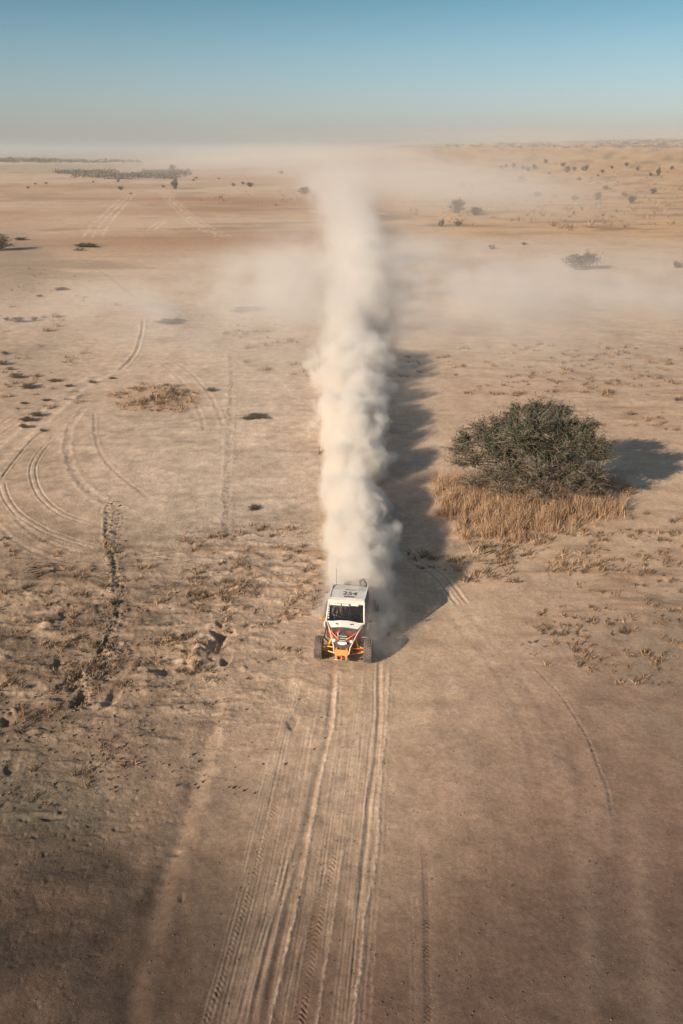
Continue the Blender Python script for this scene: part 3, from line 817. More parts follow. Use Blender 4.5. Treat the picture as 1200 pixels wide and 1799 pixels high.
def pebbles():
    rng = np.random.default_rng(31); s = Soup()
    o = np.array([[1, 0, 0], [-1, 0, 0], [0, 1, 0], [0, -1, 0], [0, 0, 1], [0, 0, -.6]])
    f = np.array([[0, 2, 4, 4], [2, 1, 4, 4], [1, 3, 4, 4], [3, 0, 4, 4], [2, 0, 5, 5], [1, 2, 5, 5], [3, 1, 5, 5], [0, 3, 5, 5]])
    spots = [(rng.uniform(-40, 1240), rng.uniform(820, 1820)) for _ in range(1500)]
    spots += [(192 + rng.normal() * 9 + max(0, 1100 - y) * .05, y) for y in rng.uniform(880, 1150, 380)]
    spots += [(200 - (y - 1120) * .5 + rng.normal() * 13, y) for y in rng.uniform(1120, 1240, 260)]
    spots += [(170 + rng.normal() * 150, rng.uniform(1060, 1400)) for _ in range(700)]
    for i, (px, py) in enumerate(spots):
        c = np.array(gat(px, py)); r = rng.uniform(.006, .022) if i < 1500 else rng.uniform(.012, .05)
        s.add(c + o * r * rng.uniform(.6, 1.4, (6, 3)) + np.array([0, 0, r * .3]), f)
    tag(s.build('pebbles', plant_mat('clod_soil', [(.06, .042, .03), (.12, .085, .06), (.19, .135, .095)], rough=.95)), kind='stuff')
pebbles()

def scrub_mass(name, spans, seed, h0, n):
    rng = np.random.default_rng(seed); s = Soup()
    for k in range(n):
        x0, x1, y0, y1 = spans[k % len(spans)]
        c = np.array(at(rng.uniform(x0, x1), rng.uniform(y0, y1)))
        w = h0 * rng.uniform(.6, 1.8); h = h0 * rng.uniform(.3, 1.1)
        m = 26
        s.leaves(c + rng.normal(size=(m, 3)) * np.array([w, w * .7, h * .35]) + np.array([0, 0, h * .45]), h0 * .3, rng, flat=0, aspect=.8)
    return tag(s.build(name, M_HERB), kind='stuff')
scrub_mass('scrub_belt', [(125, 320, 304, 312), (170, 310, 306, 315), (100, 200, 300, 305), (240, 330, 300, 308)], 3, 1.6, 330)
scrub_mass('far_scrub', [(-60, 140, 281, 284), (0, 250, 283, 286), (-60, 90, 279, 284)], 4, 3.0, 260)
scrub_mass('treeline', [(600, 1260, 254, 260), (700, 1300, 248, 254), (900, 1300, 246, 250)], 6, 2.1, 380)

def debris(px, py, wpx, label, seed, name='dead_branch'):
    rng = np.random.default_rng(seed); c = gat(px, py)
    depth = c.y * CP + CAM_H * SP; L = wpx / FPX * depth
    s = Soup()
    for k in range(9 if wpx > 30 else 2):
        a = np.array([rng.uniform(-L / 2, 0), rng.normal() * .12, rng.uniform(.02, .12)]); b = a + np.array([rng.uniform(.3, 1) * L * .7, rng.normal() * .2, rng.uniform(0, .25)])
        s.tube(limb(a, b, rng, .12, 6), np.linspace(.035, .012, 6), 5)
    o = s.build(name, M_BARK, None, True); o.location = c
    tag(o, label, 'branch'); return o
debris(65, 1003, 66, 'tangled dark dead branches lying near the left edge above the ditch', 21)
o = debris(562, 795, 22, 'thin dark stick lying on pale sand close to the plume', 22, 'fallen_stick'); o.rotation_euler.z = .9
# ================================================================ RACING BUGGY (front faces -y in its own frame)
W_ = mat_simple('white_panel', (.70, .68, .64), .45, noise=.08, dust=.34)
WR = mat_simple('roof_white', (.56, .55, .52), .5, noise=.08, dust=.2)
BK = mat_simple('black_plastic', (.022, .022, .024), .5, noise=.2, dust=.10)
CF = mat_simple('dark_cloth', (.03, .03, .035), .8, noise=.2, dust=.1)
TY = mat_simple('dusty_rubber', (.035, .033, .034), .85, noise=.2, nscale=30, dust=.26)
RM = mat_simple('dark_rim', (.05, .05, .055), .4, metal=.6, dust=.3)
RD = mat_simple('red_panel', (.30, .022, .015), .4, noise=.15, dust=.13)
OR = mat_simple('orange_metal', (.85, .22, .03), .4, noise=.1, dust=.12)
YL = mat_simple('yellow_arm', (.80, .45, .04), .4, noise=.1, dust=.15)
TB = mat_simple('pale_tube', (.62, .50, .44), .35, noise=.1, dust=.15)
GM = mat_simple('grey_metal', (.28, .27, .26), .4, metal=.5, noise=.2, dust=.3)
GN = mat_simple('grey_green', (.30, .36, .30), .45, noise=.1, dust=.15)
DR = mat_simple('dark_red', (.16, .022, .02), .5, noise=.2, dust=.25)
INK = mat_simple('black_ink', (.012, .012, .013), .5)
SUIT = mat_simple('race_suit', (.42, .40, .38), .85, noise=.15, bump=.2)
HELW = mat_simple('helmet_white', (.72, .70, .66), .25, noise=.04)
VIS = mat_simple('visor', (.02, .02, .025), .1, spec=.8)
LAMP = mat_simple('lamp_glass', (.75, .75, .72), .1, spec=.9)
GLS = bpy.data.materials.new('tinted_glass'); GLS.use_nodes = True  # tinted
_n, _l = GLS.node_tree.nodes, GLS.node_tree.links
_g = _n.new('ShaderNodeBsdfGlossy'); _g.inputs['Roughness'].default_value = .04
_t = _n.new('ShaderNodeBsdfTransparent'); _t.inputs[0].default_value = (.50, .46, .42, 1)
_x = _n.new('ShaderNodeMixShader'); _f = _n.new('ShaderNodeFresnel'); _f.inputs[0].default_value = 1.5
_l.new(_f.outputs[0], _x.inputs[0]); _l.new(_t.outputs[0], _x.inputs[1]); _l.new(_g.outputs[0], _x.inputs[2]); _l.new(_x.outputs[0], _n['Material Output'].inputs['Surface'])

def b_box(bm, c, s, rot=(0, 0, 0), bev=.012):
    r = bmesh.ops.create_cube(bm, size=1.0)
    vs = r['verts']
    M = Matrix.Translation(c) @ Euler(rot).to_matrix().to_4x4() @ Matrix.Diagonal((*s, 1))
    bmesh.ops.transform(bm, matrix=M, verts=vs)
    if bev:
        es = list({e for v in vs for e in v.link_edges})
        bmesh.ops.bevel(bm, geom=es, offset=min(bev, min(s) * .3), segments=2, affect='EDGES')
def b_tube(bm, pts, r, k=10, closed=False):
    P = [Vector(p) for p in pts]; rings = []
    up = Vector((.13, .27, .95)).normalized()
    n = len(P)
    for i, p in enumerate(P):
        a = P[i - 1] if i > 0 else (P[-1] if closed else p); b = P[i + 1] if i < n - 1 else (P[0] if closed else p)
        t = (b - a).normalized(); u = t.cross(up).normalized(); w = t.cross(u)
        rr = r[i] if isinstance(r, (list, tuple)) else r
        rings.append([bm.verts.new(p + (u * math.cos(q * 2 * math.pi / k) + w * math.sin(q * 2 * math.pi / k)) * rr) for q in range(k)])
    for i in range(n if closed else n - 1):
        A, B = rings[i], rings[(i + 1) % n]
        for q in range(k): bm.faces.new((A[q], A[(q + 1) % k], B[(q + 1) % k], B[q]))
    if not closed:
        bm.faces.new(rings[0]); bm.faces.new(rings[-1][::-1])
def b_sheet(bm, quad_rows, th, bev=.008):
    """thick panel through a grid of points (list of rows)"""
    R_ = [[Vector(p) for p in row] for row in quad_rows]
    top = [[bm.verts.new(p) for p in row] for row in R_]
    nrm = (R_[0][-1] - R_[0][0]).cross(R_[-1][0] - R_[0][0]).normalized() * th
    bot = [[bm.verts.new(p - nrm) for p in row] for row in R_]
    n, m = len(R_), len(R_[0])
    for i in range(n - 1):
        for j in range(m - 1):
            bm.faces.new((top[i][j], top[i][j + 1], top[i + 1][j + 1], top[i + 1][j]))
            bm.faces.new((bot[i][j], bot[i + 1][j], bot[i + 1][j + 1], bot[i][j + 1]))
    ring = [(0, j) for j in range(m)] + [(i, m - 1) for i in range(1, n)] + [(n - 1, j) for j in range(m - 2, -1, -1)] + [(i, 0) for i in range(n - 2, 0, -1)]
    for a, b in zip(ring, ring[1:] + ring[:1]):
        bm.faces.new((top[a[0]][a[1]], bot[a[0]][a[1]], bot[b[0]][b[1]], top[b[0]][b[1]]))
def P(name, fn, mat, parent, smooth=False):
    bm = bmesh.new(); fn(bm); return bm_obj(name, bm, mat, parent, smooth)
def text_mesh(name, body, size, mat, parent, loc, rot, ext=.003, sx=1.0):
    c = bpy.data.curves.new(name, 'FONT'); c.body = body; c.size = size; c.extrude = ext; c.align_x = 'CENTER'; c.align_y = 'CENTER'
    t = bpy.data.objects.new(name + '_tmp', c); COL.objects.link(t)
    dg = bpy.context.evaluated_depsgraph_get()
    me = bpy.data.meshes.new_from_object(t.evaluated_get(dg)); bpy.data.objects.remove(t)
    me.materials.clear(); me.materials.append(mat)
    o = bpy.data.objects.new(name, me); COL.objects.link(o); o.parent = parent
    o.location = loc; o.rotation_euler = rot; o.scale = (sx, 1, 1)
    return o

BX, BYAW = gat(603, 1158), R(-8.0)
buggy = tag(empty('racing_buggy', (BX.x, BX.y, BX.z - .02), BYAW),
            'open-wheeled off-road racing buggy with white roof and orange nose driving ahead of the dust plume', 'off-road buggy')
buggy.location.z = gz(BX.x, BX.y + .6)

def wheel(x, y, steer=0.0, parent=buggy, rz=0, name='wheel', loc=None, rot=None):
    w = empty(name, loc or (x, y, .385)); w.parent = parent
    w.rotation_euler = rot or (0, 0, steer)
    bm = bmesh.new()                                   # tyre: lathed carcass about local x with knobs
    prof = [(-.115, .20), (-.135, .24), (-.140, .31), (-.120, .352), (-.06, .366), (0, .369), (.06, .366), (.120, .352), (.140, .31), (.135, .24), (.115, .20)]
    K = 40; rings = []
    for k in range(K):
        a = k / K * 2 * math.pi
        rings.append([bm.verts.new((px_, math.cos(a) * r, math.sin(a) * r)) for px_, r in prof])
    for k in range(K):
        A, B = rings[k], rings[(k + 1) % K]
        for j in range(len(prof)): bm.faces.new((A[j], A[(j + 1) % len(prof)], B[(j + 1) % len(prof)], B[j]))
    for k in range(26):
        a = k / 26 * 2 * math.pi
        for (xx, rr, sx, o_) in ((-.035, .374, .055, 0), (.035, .374, .055, .12), (-.105, .360, .05, .12), (.105, .360, .05, 0)):
            q = a + o_
            b_box(bm, (xx, math.cos(q) * rr, math.sin(q) * rr), (sx, .05, .026), (q, 0, 0), 0)
    bm_obj('tyre', bm, TY, w, False)
    bm = bmesh.new()
    b_tube(bm, [(-.11, 0, 0), (.11, 0, 0)], .205, 24)
    for k in range(6):
        a = k / 6 * 2 * math.pi
        for sx in (-.115, .115): b_box(bm, (sx, math.cos(a) * .11, math.sin(a) * .11), (.02, .16, .035), (a, 0, 0), .004)
    b_tube(bm, [(-.135, 0, 0), (.135, 0, 0)], .05, 12)
    bm_obj('rim', bm, RM, w, True)
    return w
wheel(-.83, 0, R(3)); wheel(.83, 0, R(3)); wheel(-.82, 2.3); wheel(.82, 2.3)

def chassis(bm):
    b_box(bm, (0, 1.15, .38), (1.05, 2.0, .10)); b_box(bm, (0, .15, .42), (.56, .9, .16)); b_box(bm, (0, 2.1, .62), (.72, .7, .42))
    b_box(bm, (0, .62, .72), (.96, .30, .5)); b_box(bm, (0, 1.95, .85), (1.1, .12, .6))
P('chassis', chassis, BK, buggy)
def floor_(bm): b_box(bm, (0, -.22, .24), (.46, .42, .02), (R(12), 0, 0)); b_box(bm, (0, .9, .31), (1.0, 1.7, .02))
P('skid_plate', floor_, GM, buggy)

# cowl and bonnet
def bonnet(bm):
    rows = []
    for k in range(5):
        t = k / 4
        y = .52 - .24 * t; z = 1.13 - .068 * t - .03 * t * t; hw = .60 - .155 * t
        rows.append([(hw * s, y, z + .05 * (1 - abs(s)) ** .7 - .03 * abs(s)) for s in (-1, -.6, -.2, .2, .6, 1)])
    b_sheet(bm, rows, .03)
hood = P('bonnet', bonnet, W_, buggy, False)
def hood_marks(bm):
    for (x, y, sx, sy, rz) in ((-.12, .42, .12, .04, .2), (.05, .44, .18, .03, -.1), (.0, .36, .30, .04, 0), (.24, .39, .12, .04, .3), (-.26, .37, .10, .04, -.3)):
        b_box(bm, (x, y, 1.13 - .286 * (.52 - y) + .012 + .03), (sx, sy, .012), (R(17), 0, rz), 0)
P('bonnet_graphic', hood_marks, BK, hood)
def fascia(bm):
    rows = []
    for k in range(6):
        t = k / 5
        y = .275 - .585 * t; z = 1.030 - .40 * t - .06 * t * t; hw = .435 - .195 * t
        rows.append([(hw * s, y, z + .03 * (1 - abs(s))) for s in (-1, -.5, 0, .5, 1)])
    b_sheet(bm, rows, .03)
fa = P('nose_panel', fascia, BK, buggy)
for s in (-1, 1):
    P('nose_graphic', lambda bm, s=s: b_box(bm, (s * .20, .12, .972), (.17, .15, .02), (R(33), 0, s * .5), 0), RD, fa)
    P('nose_graphic', lambda bm, s=s: b_box(bm, (s * .20, -.10, .83), (.11, .13, .02), (R(36), 0, s * .3), 0), RD, fa)
def slats(bm):
    for k, (w_, yy, zz) in enumerate(((.26, -.03, .925), (.27, -.09, .875), (.25, -.15, .825))):
        b_box(bm, (0, yy, zz), (w_, .030, .022), (R(42), 0, 0), .004)
P('grille_slat', slats, GN, fa)
def beak(bm):
    b_sheet(bm, [[(-.15, -.20, .80), (-.05, -.205, .815), (.05, -.205, .815), (.15, -.20, .80)], [(-.15, -.24, .755), (-.05, -.28, .74), (.05, -.28, .74), (.15, -.24, .755)]], .02)
    b_box(bm, (-.17, -.02, .92), (.03, .22, .03), (R(42), 0, R(8)), .004)
P('white_beak', beak, W_, fa)
for s in (-1, 1):
    def side_p(bm, s=s):
        A = [(s * .58, .50, 1.08), (s * .34, .10, .96), (s * .26, -.28, .64)]; B = [(s * .60, .52, .55), (s * .42, .12, .55), (s * .30, -.26, .46)]
        b_sheet(bm, [A, B] if s > 0 else [B, A], .025)
    P('side_panel', side_p, RD, buggy)
    P('headlight', lambda bm, s=s: (b_box(bm, (s * .29, -.13, .80), (.11, .10, .07), (R(30), 0, s * R(20)), .02)), LAMP, buggy)
    P('nose_tube', lambda bm, s=s: b_tube(bm, [(s * .63, .50, 1.14), (s * .45, .12, .95), (s * .27, -.30, .66), (s * .24, -.42, .48)], .021), TB, buggy, True)
    P('nose_tube', lambda bm, s=s: b_tube(bm, [(s * .58, .48, 1.0), (s * .36, .05, .96), (s * .12, -.16, .88)], .016), OR, buggy, True)
def bumper(bm):
    b_box(bm, (0, -.40, .52), (.44, .05, .20), (R(-24), 0, 0), .02)
    for x in (-.17, 0, .17): b_box(bm, (x, -.45, .37), (.06, .05, .16), (R(-10), 0, 0), .01)
    b_box(bm, (-.17, -.34, .64), (.06, .10, .05)); b_box(bm, (.17, -.34, .64), (.06, .10, .05))
bp = P('front_bumper', bumper, OR, buggy)
P('bumper_bar', lambda bm: b_tube(bm, [(-.27, -.42, .34), (-.22, -.50, .30), (.22, -.50, .30), (.27, -.42, .34)], .018), GM, bp, True)
P('tow_hook', lambda bm: b_tube(bm, [(.05 * math.cos(a), -.50 + 0 * a, .42 + .05 * math.sin(a)) for a in [k / 12 * 6.283 for k in range(12)]], .012, 8, True), RD, bp, True)

# suspension
for s in (-1, 1):
    def arms(bm, s=s):
        for yy in (-.22, .20):
            b_tube(bm, [(s * .24, yy, .36), (s * .70, 0, .33)], .022); b_tube(bm, [(s * .26, yy * .8, .56), (s * .68, 0, .48)], .018)
        b_box(bm, (s * .71, 0, .40), (.06, .10, .24))
    P('suspension_arm', arms, YL if s < 0 else OR, buggy, False)
    def shock(bm, s=s):
        b_tube(bm, [(s * .54, .02, .42), (s * .34, .12, .86)], .020)
        n = 44; pts = []
        for k in range(n):
            t = k / (n - 1); a = t * 7 * 2 * math.pi; c = Vector((s * .52, .03, .47)).lerp(Vector((s * .36, .11, .82)), t)
            pts.append(c + Vector((math.cos(a) * .045, math.sin(a) * .045, 0)))
        b_tube(bm, pts, .008, 6)
    P('shock_absorber', shock, YL, buggy, True)
    P('trailing_arm', lambda bm, s=s: (b_tube(bm, [(s * .50, 1.25, .40), (s * .66, 1.9, .36), (s * .68, 2.3, .385)], [.03, .045, .035]), b_tube(bm, [(s * .66, 2.1, .45), (s * .48, 2.0, 1.05)], .035)), OR, buggy, True)
    def mud(bm, s=s):
        rows = []
        for k in range(6):
            a = R(50 + k * 18)
            y = -math.cos(a) * .47 + .02; z = .40 + math.sin(a) * .44
            rows.append([(s * .60, y, z), (s * .76, y, z + .008), (s * .90, y, z - .02)])
        b_sheet(bm, rows[3:], .012)
    mg = P('front_mudguard', mud, mat_simple('dusty_guard', (.12, .09, .07), .6, noise=.2, dust=.5), buggy, True)
    def rf(bm, s=s):
        rows = []
        for k in range(7):
            a = R(48 + k * 15); y = 2.3 - math.cos(a) * .52; z = .42 + math.sin(a) * .53
            rows.append([(s * .55, y, z + .02), (s * .70, y, z + .01), (s * .85, y, z - .04)])
        b_sheet(bm, rows, .015)
    P('rear_fender', rf, DR, buggy, True)
    # door: lower panel, white rail and pod, window net
    def door(bm, s=s):
        A = [(s * .66, .62, 1.00), (s * .71, 1.1, .98), (s * .70, 1.75, 1.06)]; B = [(s * .60, .62, .42), (s * .64, 1.1, .42), (s * .62, 1.75, .45)]
        b_sheet(bm, [A, B] if s > 0 else [B, A], .03)
    d = P('door', door, BK, buggy)
    def rail(bm, s=s):
        b_box(bm, (s * .735, 1.42, .98), (.035, .62, .12), (0, R(12) * s, R(-2) * s), .015); b_box(bm, (s * .725, .86, .86), (.06, .36, .22), (0, 0, R(3) * s), .03)
    P('door_rail', rail, W_, d)
    P('door_graphic', lambda bm, s=s: b_box(bm, (s * .70, 1.3, .72), (.02, .5, .14), (0, R(8) * s, R(-2) * s), .004), RD, d)
    def net(bm, s=s):
        for k in range(7): b_tube(bm, [(s * .655, .80 + k * .14, 1.02), (s * .60, .85 + k * .135, 1.66)], .007, 5)
        for k in range(5): b_tube(bm, [(s * (.65 - .011 * k), .78, 1.08 + k * .13), (s * (.65 - .011 * k), 1.70, 1.08 + k * .13)], .007, 5)
    P('window_net', net, CF, buggy)
    # cage
    P('windscreen_pillar', lambda bm, s=s: b_tube(bm, [(s * .645, .48, 1.12), (s * .615, .66, 1.48), (s * .60, .80, 1.76)], .029), W_, buggy, True)
    P('cage_tube', lambda bm, s=s: (b_tube(bm, [(s * .61, .82, 1.755), (s * .60, 1.30, 1.79), (s * .58, 1.80, 1.75), (s * .56, 2.12, 1.42), (s * .50, 2.35, 1.0)], .026),
                                    b_tube(bm, [(s * .60, 1.72, 1.77), (s * .66, 1.80, 1.10), (s * .60, 1.82, .45)], .026)), BK, buggy, True)
    def mir(bm, s=s):
        b_tube(bm, [(s * .64, .56, 1.18), (s * .78, .50, 1.24)], .010); b_box(bm, (s * .83, .49, 1.25), (.12, .04, .08), (0, 0, s * .35), .015)
    P('wing_mirror', mir, OR if s < 0 else BK, buggy)
    P('side_tube', lambda bm, s=s: b_tube(bm, [(s * .55, .35, .42), (s * .74, .55, .44), (s * .76, 1.6, .44), (s * .6, 1.85, .46)], .022), BK, buggy, True)

P('windscreen_frame', lambda bm: (b_box(bm, (0, .485, 1.125), (1.30, .05, .055), (R(-20), 0, 0), .015), b_box(bm, (0, .79, 1.745), (1.20, .06, .07), (R(-20), 0, 0), .015)), W_, buggy)
wsA, wsB = Vector((0, .50, 1.15)), Vector((0, .775, 1.715))
glass = P('windscreen', lambda bm: b_sheet(bm, [[(-.60, wsB.y, wsB.z), (.60, wsB.y, wsB.z)], [(-.62, wsA.y, wsA.z), (.62, wsA.y, wsA.z)]], .006), GLS, buggy)
wang = math.atan2(wsB.z - wsA.z, wsB.y - wsA.y)
def on_ws(x, t, off):  # point on the glass, t from bottom to top
    p = wsA.lerp(wsB, t); n = Vector((0, -math.sin(wang), math.cos(wang)))
    return Vector((x, p.y, p.z)) + n * off
P('sun_strip', lambda bm: b_box(bm, on_ws(-.24, .90, .012), (.74, .11, .008), (wang, 0, 0), 0), BK, glass)
P('strip_sticker', lambda bm: (b_box(bm, on_ws(-.38, .90, .019), (.38, .055, .006), (wang, 0, 0), 0), b_box(bm, on_ws(-.03, .90, .019), (.22, .055, .006), (wang, 0, 0), 0)), WR, glass)
for k in range(6): P('side_sticker', lambda bm: b_box(bm, on_ws(-.575, .16 + .13 * k, .012), (.035, .045, .006), (wang, 0, 0), 0), WR, glass)
P('licence_sticker', lambda bm: b_box(bm, on_ws(.28, .93, .012), (.26, .07, .006), (wang, 0, 0), 0), WR, glass)

# roof: raised front lip, flat middle, sloping tail
def roof(bm):
    rows = []
    for (y, z, hw) in ((.74, 1.755, .625), (.80, 1.80, .625), (.98, 1.825, .62), (1.48, 1.835, .60), (1.52, 1.822, .60), (1.84, 1.79, .585), (1.90, 1.765, .58)):
        rows.append([(-hw * s, y, z - .02 * abs(s) ** 3) for s in (1, .92, .5, 0, -.5, -.92, -1)])
    b_sheet(bm, rows, .045)
rf_ = P('roof', roof, WR, buggy)
P('roof_lip', lambda bm: b_box(bm, (0, .83, 1.822), (1.20, .14, .02), (R(12), 0, 0), .008), W_, rf_)
for s in (-1, 1): P('roof_edge', lambda bm, s=s: b_box(bm, (s * .60, 1.3, 1.822), (.05, 1.05, .022), (0, 0, R(-1.6) * s), .006), W_, rf_)
text_mesh('race_number', '254', .29, INK, rf_, (.06, 1.20, 1.842), (R(1), 0, 0), .003, 1.15)
P('number_bar', lambda bm: b_box(bm, (.06, 1.00, 1.838), (.36, .05, .008), (R(1), 0, 0), 0), INK, rf_)
P('number_band', lambda bm: b_box(bm, (.06, 1.43, 1.846), (.32, .022, .008), (R(1), 0, 0), 0), INK, rf_)
# rear
P('rear_crossbar', lambda bm: (b_tube(bm, [(-.56, 1.96, 1.69), (.56, 1.96, 1.69)], .032), b_tube(bm, [(-.52, 2.2, 1.35), (.52, 2.2, 1.35)], .024)), BK, buggy, True)
P('intake_hose', lambda bm: b_tube(bm, [(.50, 1.86, 1.60), (.52, 1.95, 1.84), (.42, 2.10, 1.92), (.30, 2.22, 1.80), (.30, 2.25, 1.4)], .045), BK, buggy, True)
def deck(bm): b_box(bm, (0, 2.25, 1.10), (1.05, .62, .06)); b_box(bm, (0, 2.2, .98), (.8, .5, .2))
P('rear_deck', deck, BK, buggy)
P('tail_cover', lambda bm: b_box(bm, (-.05, 2.03, 1.60), (.95, .16, .10), (R(-30), 0, 0), .03), GM, buggy)
wheel(0, 0, name='spare_wheel', loc=(.05, 2.42, 1.36), rot=(0, R(90), 0))
P('spare_strap', lambda bm: b_box(bm, (.05, 2.42, 1.51), (.05, .78, .012), (0, 0, 0), 0), RD, buggy)
P('whip_aerial', lambda bm: b_tube(bm, [(-.5, 1.95, 1.7), (-.52, 2.05, 2.3)], .006, 6), BK, buggy)
# cabin fittings
P('dashboard', lambda bm: (b_box(bm, (0, .66, 1.03), (1.10, .24, .14), (R(-10), 0, 0), .03), b_box(bm, (-.1, .60, 1.12), (.2, .05, .09), (0, 0, .1), .01), b_box(bm, (.32, .62, 1.12), (.22, .08, .06), (0, 0, 0), .01)), CF, buggy)
for s in (-1, 1):
    P('seat', lambda bm, s=s: (b_box(bm, (s * .30, 1.30, .62), (.46, .50, .14), (R(8), 0, 0), .04), b_box(bm, (s * .30, 1.60, 1.00), (.46, .12, .80), (R(-12), 0, 0), .04), b_box(bm, (s * .30, 1.66, 1.42), (.34, .10, .20), (R(-12), 0, 0), .04)), CF, buggy)
SWC = Vector((.30, .90, 1.10))
swm = Matrix.Translation(SWC) @ Euler((R(-62), 0, 0)).to_matrix().to_4x4()
P('steering_wheel', lambda bm: (b_tube(bm, [swm @ Vector((math.cos(k / 20 * 6.283) * .16, math.sin(k / 20 * 6.283) * .16, 0)) for k in range(20)], .016, 8, True),
                                b_tube(bm, [swm @ Vector((-.15, 0, 0)), swm @ Vector((.15, 0, 0))], .012, 6), b_tube(bm, [SWC, (.30, .66, 1.0)], .02, 8)), BK, buggy, True)

# ---------------------------------------------------------------- crew: one skinned body each, helmets as children
def person(seat_x, label, driving):
    V, E, Rd = [], [], []
    def v(p, r): V.append(Vector(p)); Rd.append(r); return len(V) - 1
    def chain(start, pts):
        a = start
        for p, r in pts:
            b = v(p, r); E.append((a, b)); a = b
        return a
    X = seat_x
    pel = v((X, 1.42, .78), .15)
    chest = chain(pel, [((X, 1.46, .95), .145), ((X, 1.48, 1.12), .16), ((X, 1.46, 1.24), .13)])
    neck = chain(chest, [((X, 1.43, 1.33), .06), ((X, 1.41, 1.43), .085), ((X, 1.40, 1.52), .075)])
    for s in (-1, 1):
        hip = chain(pel, [((X + s * .10, 1.36, .76), .085), ((X + s * .14, 1.08, .86), .068), ((X + s * .13, .92, .70), .052), ((X + s * .13, .80, .52), .042), ((X + s * .13, .70, .50), .035)])
        sh = chain(chest, [((X + s * .19, 1.45, 1.23), .062)])
        if driving:
            wr = Vector(swm @ Vector((s * .155, .06, .035)))
            el = Vector((X + s * .27, 1.22, 1.03))
        else:
            wr = Vector((X + s * .09, .98, .98)); el = Vector((X + s * .25, 1.25, .98))
        hand_dir = (Vector((0, -1, .35)) if driving else Vector((-s * .3, -1, -.1))).normalized()
        w = chain(sh, [(el, .045), (wr - hand_dir * .05, .030), (wr, .028), (wr + hand_dir * .045, .026)])
        base = wr + hand_dir * .045
        side = Vector((1, 0, 0)); dn = Vector((0, -.3, -1)).normalized()
        for k, L in enumerate((.030, .034, .032, .025)):
            b0 = base + side * (k - 1.5) * .019 + hand_dir * .012
            b1 = b0 + hand_dir * L; b2 = b1 + (hand_dir * .3 + dn).normalized() * L * .8; b3 = b2 + (dn - hand_dir * .6).normalized() * L * .6
            chain(w, [(b0, .0095), (b1, .009), (b2, .0085), (b3, .008)])
        t0 = wr - side * s * .026; t1 = t0 - side * s * .02 + hand_dir * .03
        chain(w - 1 if False else w, [(t0, .011), (t1 + dn * .01, .010), (t1 + dn * .03 + side * s * .01, .009)])
    me = bpy.data.meshes.new('person'); me.from_pydata([tuple(p) for p in V], E, []); me.update()
    o = bpy.data.objects.new('person', me); COL.objects.link(o)
    md = o.modifiers.new('skin', 'SKIN'); md.use_smooth_shade = True
    for i, r in enumerate(Rd): me.skin_vertices[0].data[i].radius = (r, r)
    me.skin_vertices[0].data[0].use_root = True
    sd = o.modifiers.new('sub', 'SUBSURF'); sd.levels = 1; sd.render_levels = 1
    dg = bpy.context.evaluated_depsgraph_get()
    nm = bpy.data.meshes.new_from_object(o.evaluated_get(dg)); o.modifiers.clear(); o.data = nm
    nm.materials.clear(); nm.materials.append(SUIT)
    hc = Vector((X, 1.385, 1.50))
    def helm(bm):
        bmesh.ops.create_uvsphere(bm, u_segments=24, v_segments=16, radius=.135, matrix=Matrix.Translation(hc) @ Matrix.Diagonal((.93, 1.1, 1.05, 1)))
        b_box(bm, hc + Vector((0, -.125, -.065)), (.15, .07, .07), (0, 0, 0), .02); b_box(bm, hc + Vector((0, -.15, .07)), (.17, .10, .012), (R(12), 0, 0), .004)
    P('helmet', helm, HELW, o, True)
    P('visor', lambda bm: b_box(bm, hc + Vector((0, -.118, .012)), (.17, .07, .075), (0, 0, 0), .02), VIS, o, True)
    P('harness', lambda bm: [b_tube(bm, [(X + s_ * .10, 1.50, 1.34), (X + s_ * .09, 1.31, 1.18), (X + s_ * .04, 1.285, .95)], .018, 6) for s_ in (-1, 1)], RD, o)
    o.matrix_world = Matrix.Translation(buggy.location) @ Matrix.Rotation(BYAW, 4, 'Z')
    tag(o, label, 'person', 'crew in the racing buggy')
    return o
person(.30, 'helmeted driver in pale suit gripping the wheel behind the windscreen', True)
person(-.30, 'helmeted co-driver with hands in lap on the shaded side of the cabin', False)
# ================================================================ AIR: haze box and raised dust
def haze_box():
    bm = bmesh.new()
    bmesh.ops.create_cube(bm, size=1.0)
    for v in bm.verts:
        v.co = Vector((v.co.x * 100000, v.co.y * 100000 , -3.0 if v.co.z < 0 else 40.0))
    m = bpy.data.materials.new('haze'); m.use_nodes = True
    N, L = m.node_tree.nodes, m.node_tree.links
    for n in list(N):
        if n.type != 'OUTPUT_MATERIAL': N.remove(n)
    v = N.new('ShaderNodeVolumePrincipled')
    v.inputs['Color'].default_value = (0.555, 0.61, 0.625, 1)
    v.inputs['Density'].default_value = 0.00034
    v.inputs['Anisotropy'].default_value = 0.1
    L.new(v.outputs[0], N['Material Output'].inputs['Volume'])
    o = bm_obj('haze', bm, m)
    tag(o, kind='stuff')
    return o
haze_box()

def dust_mat(name, col, dens, aniso=0.25):
    m = bpy.data.materials.new(name); m.use_nodes = True
    N, L = m.node_tree.nodes, m.node_tree.links
    for n in list(N):
        if n.type != 'OUTPUT_MATERIAL': N.remove(n)
    v = N.new('ShaderNodeVolumePrincipled')
    v.inputs['Color'].default_value = (*col, 1)
    v.inputs['Density'].default_value = dens
    v.inputs['Density Attribute'].default_value = 'density'
    v.inputs['Anisotropy'].default_value = aniso
    L.new(v.outputs[0], N['Material Output'].inputs['Volume'])
    return m

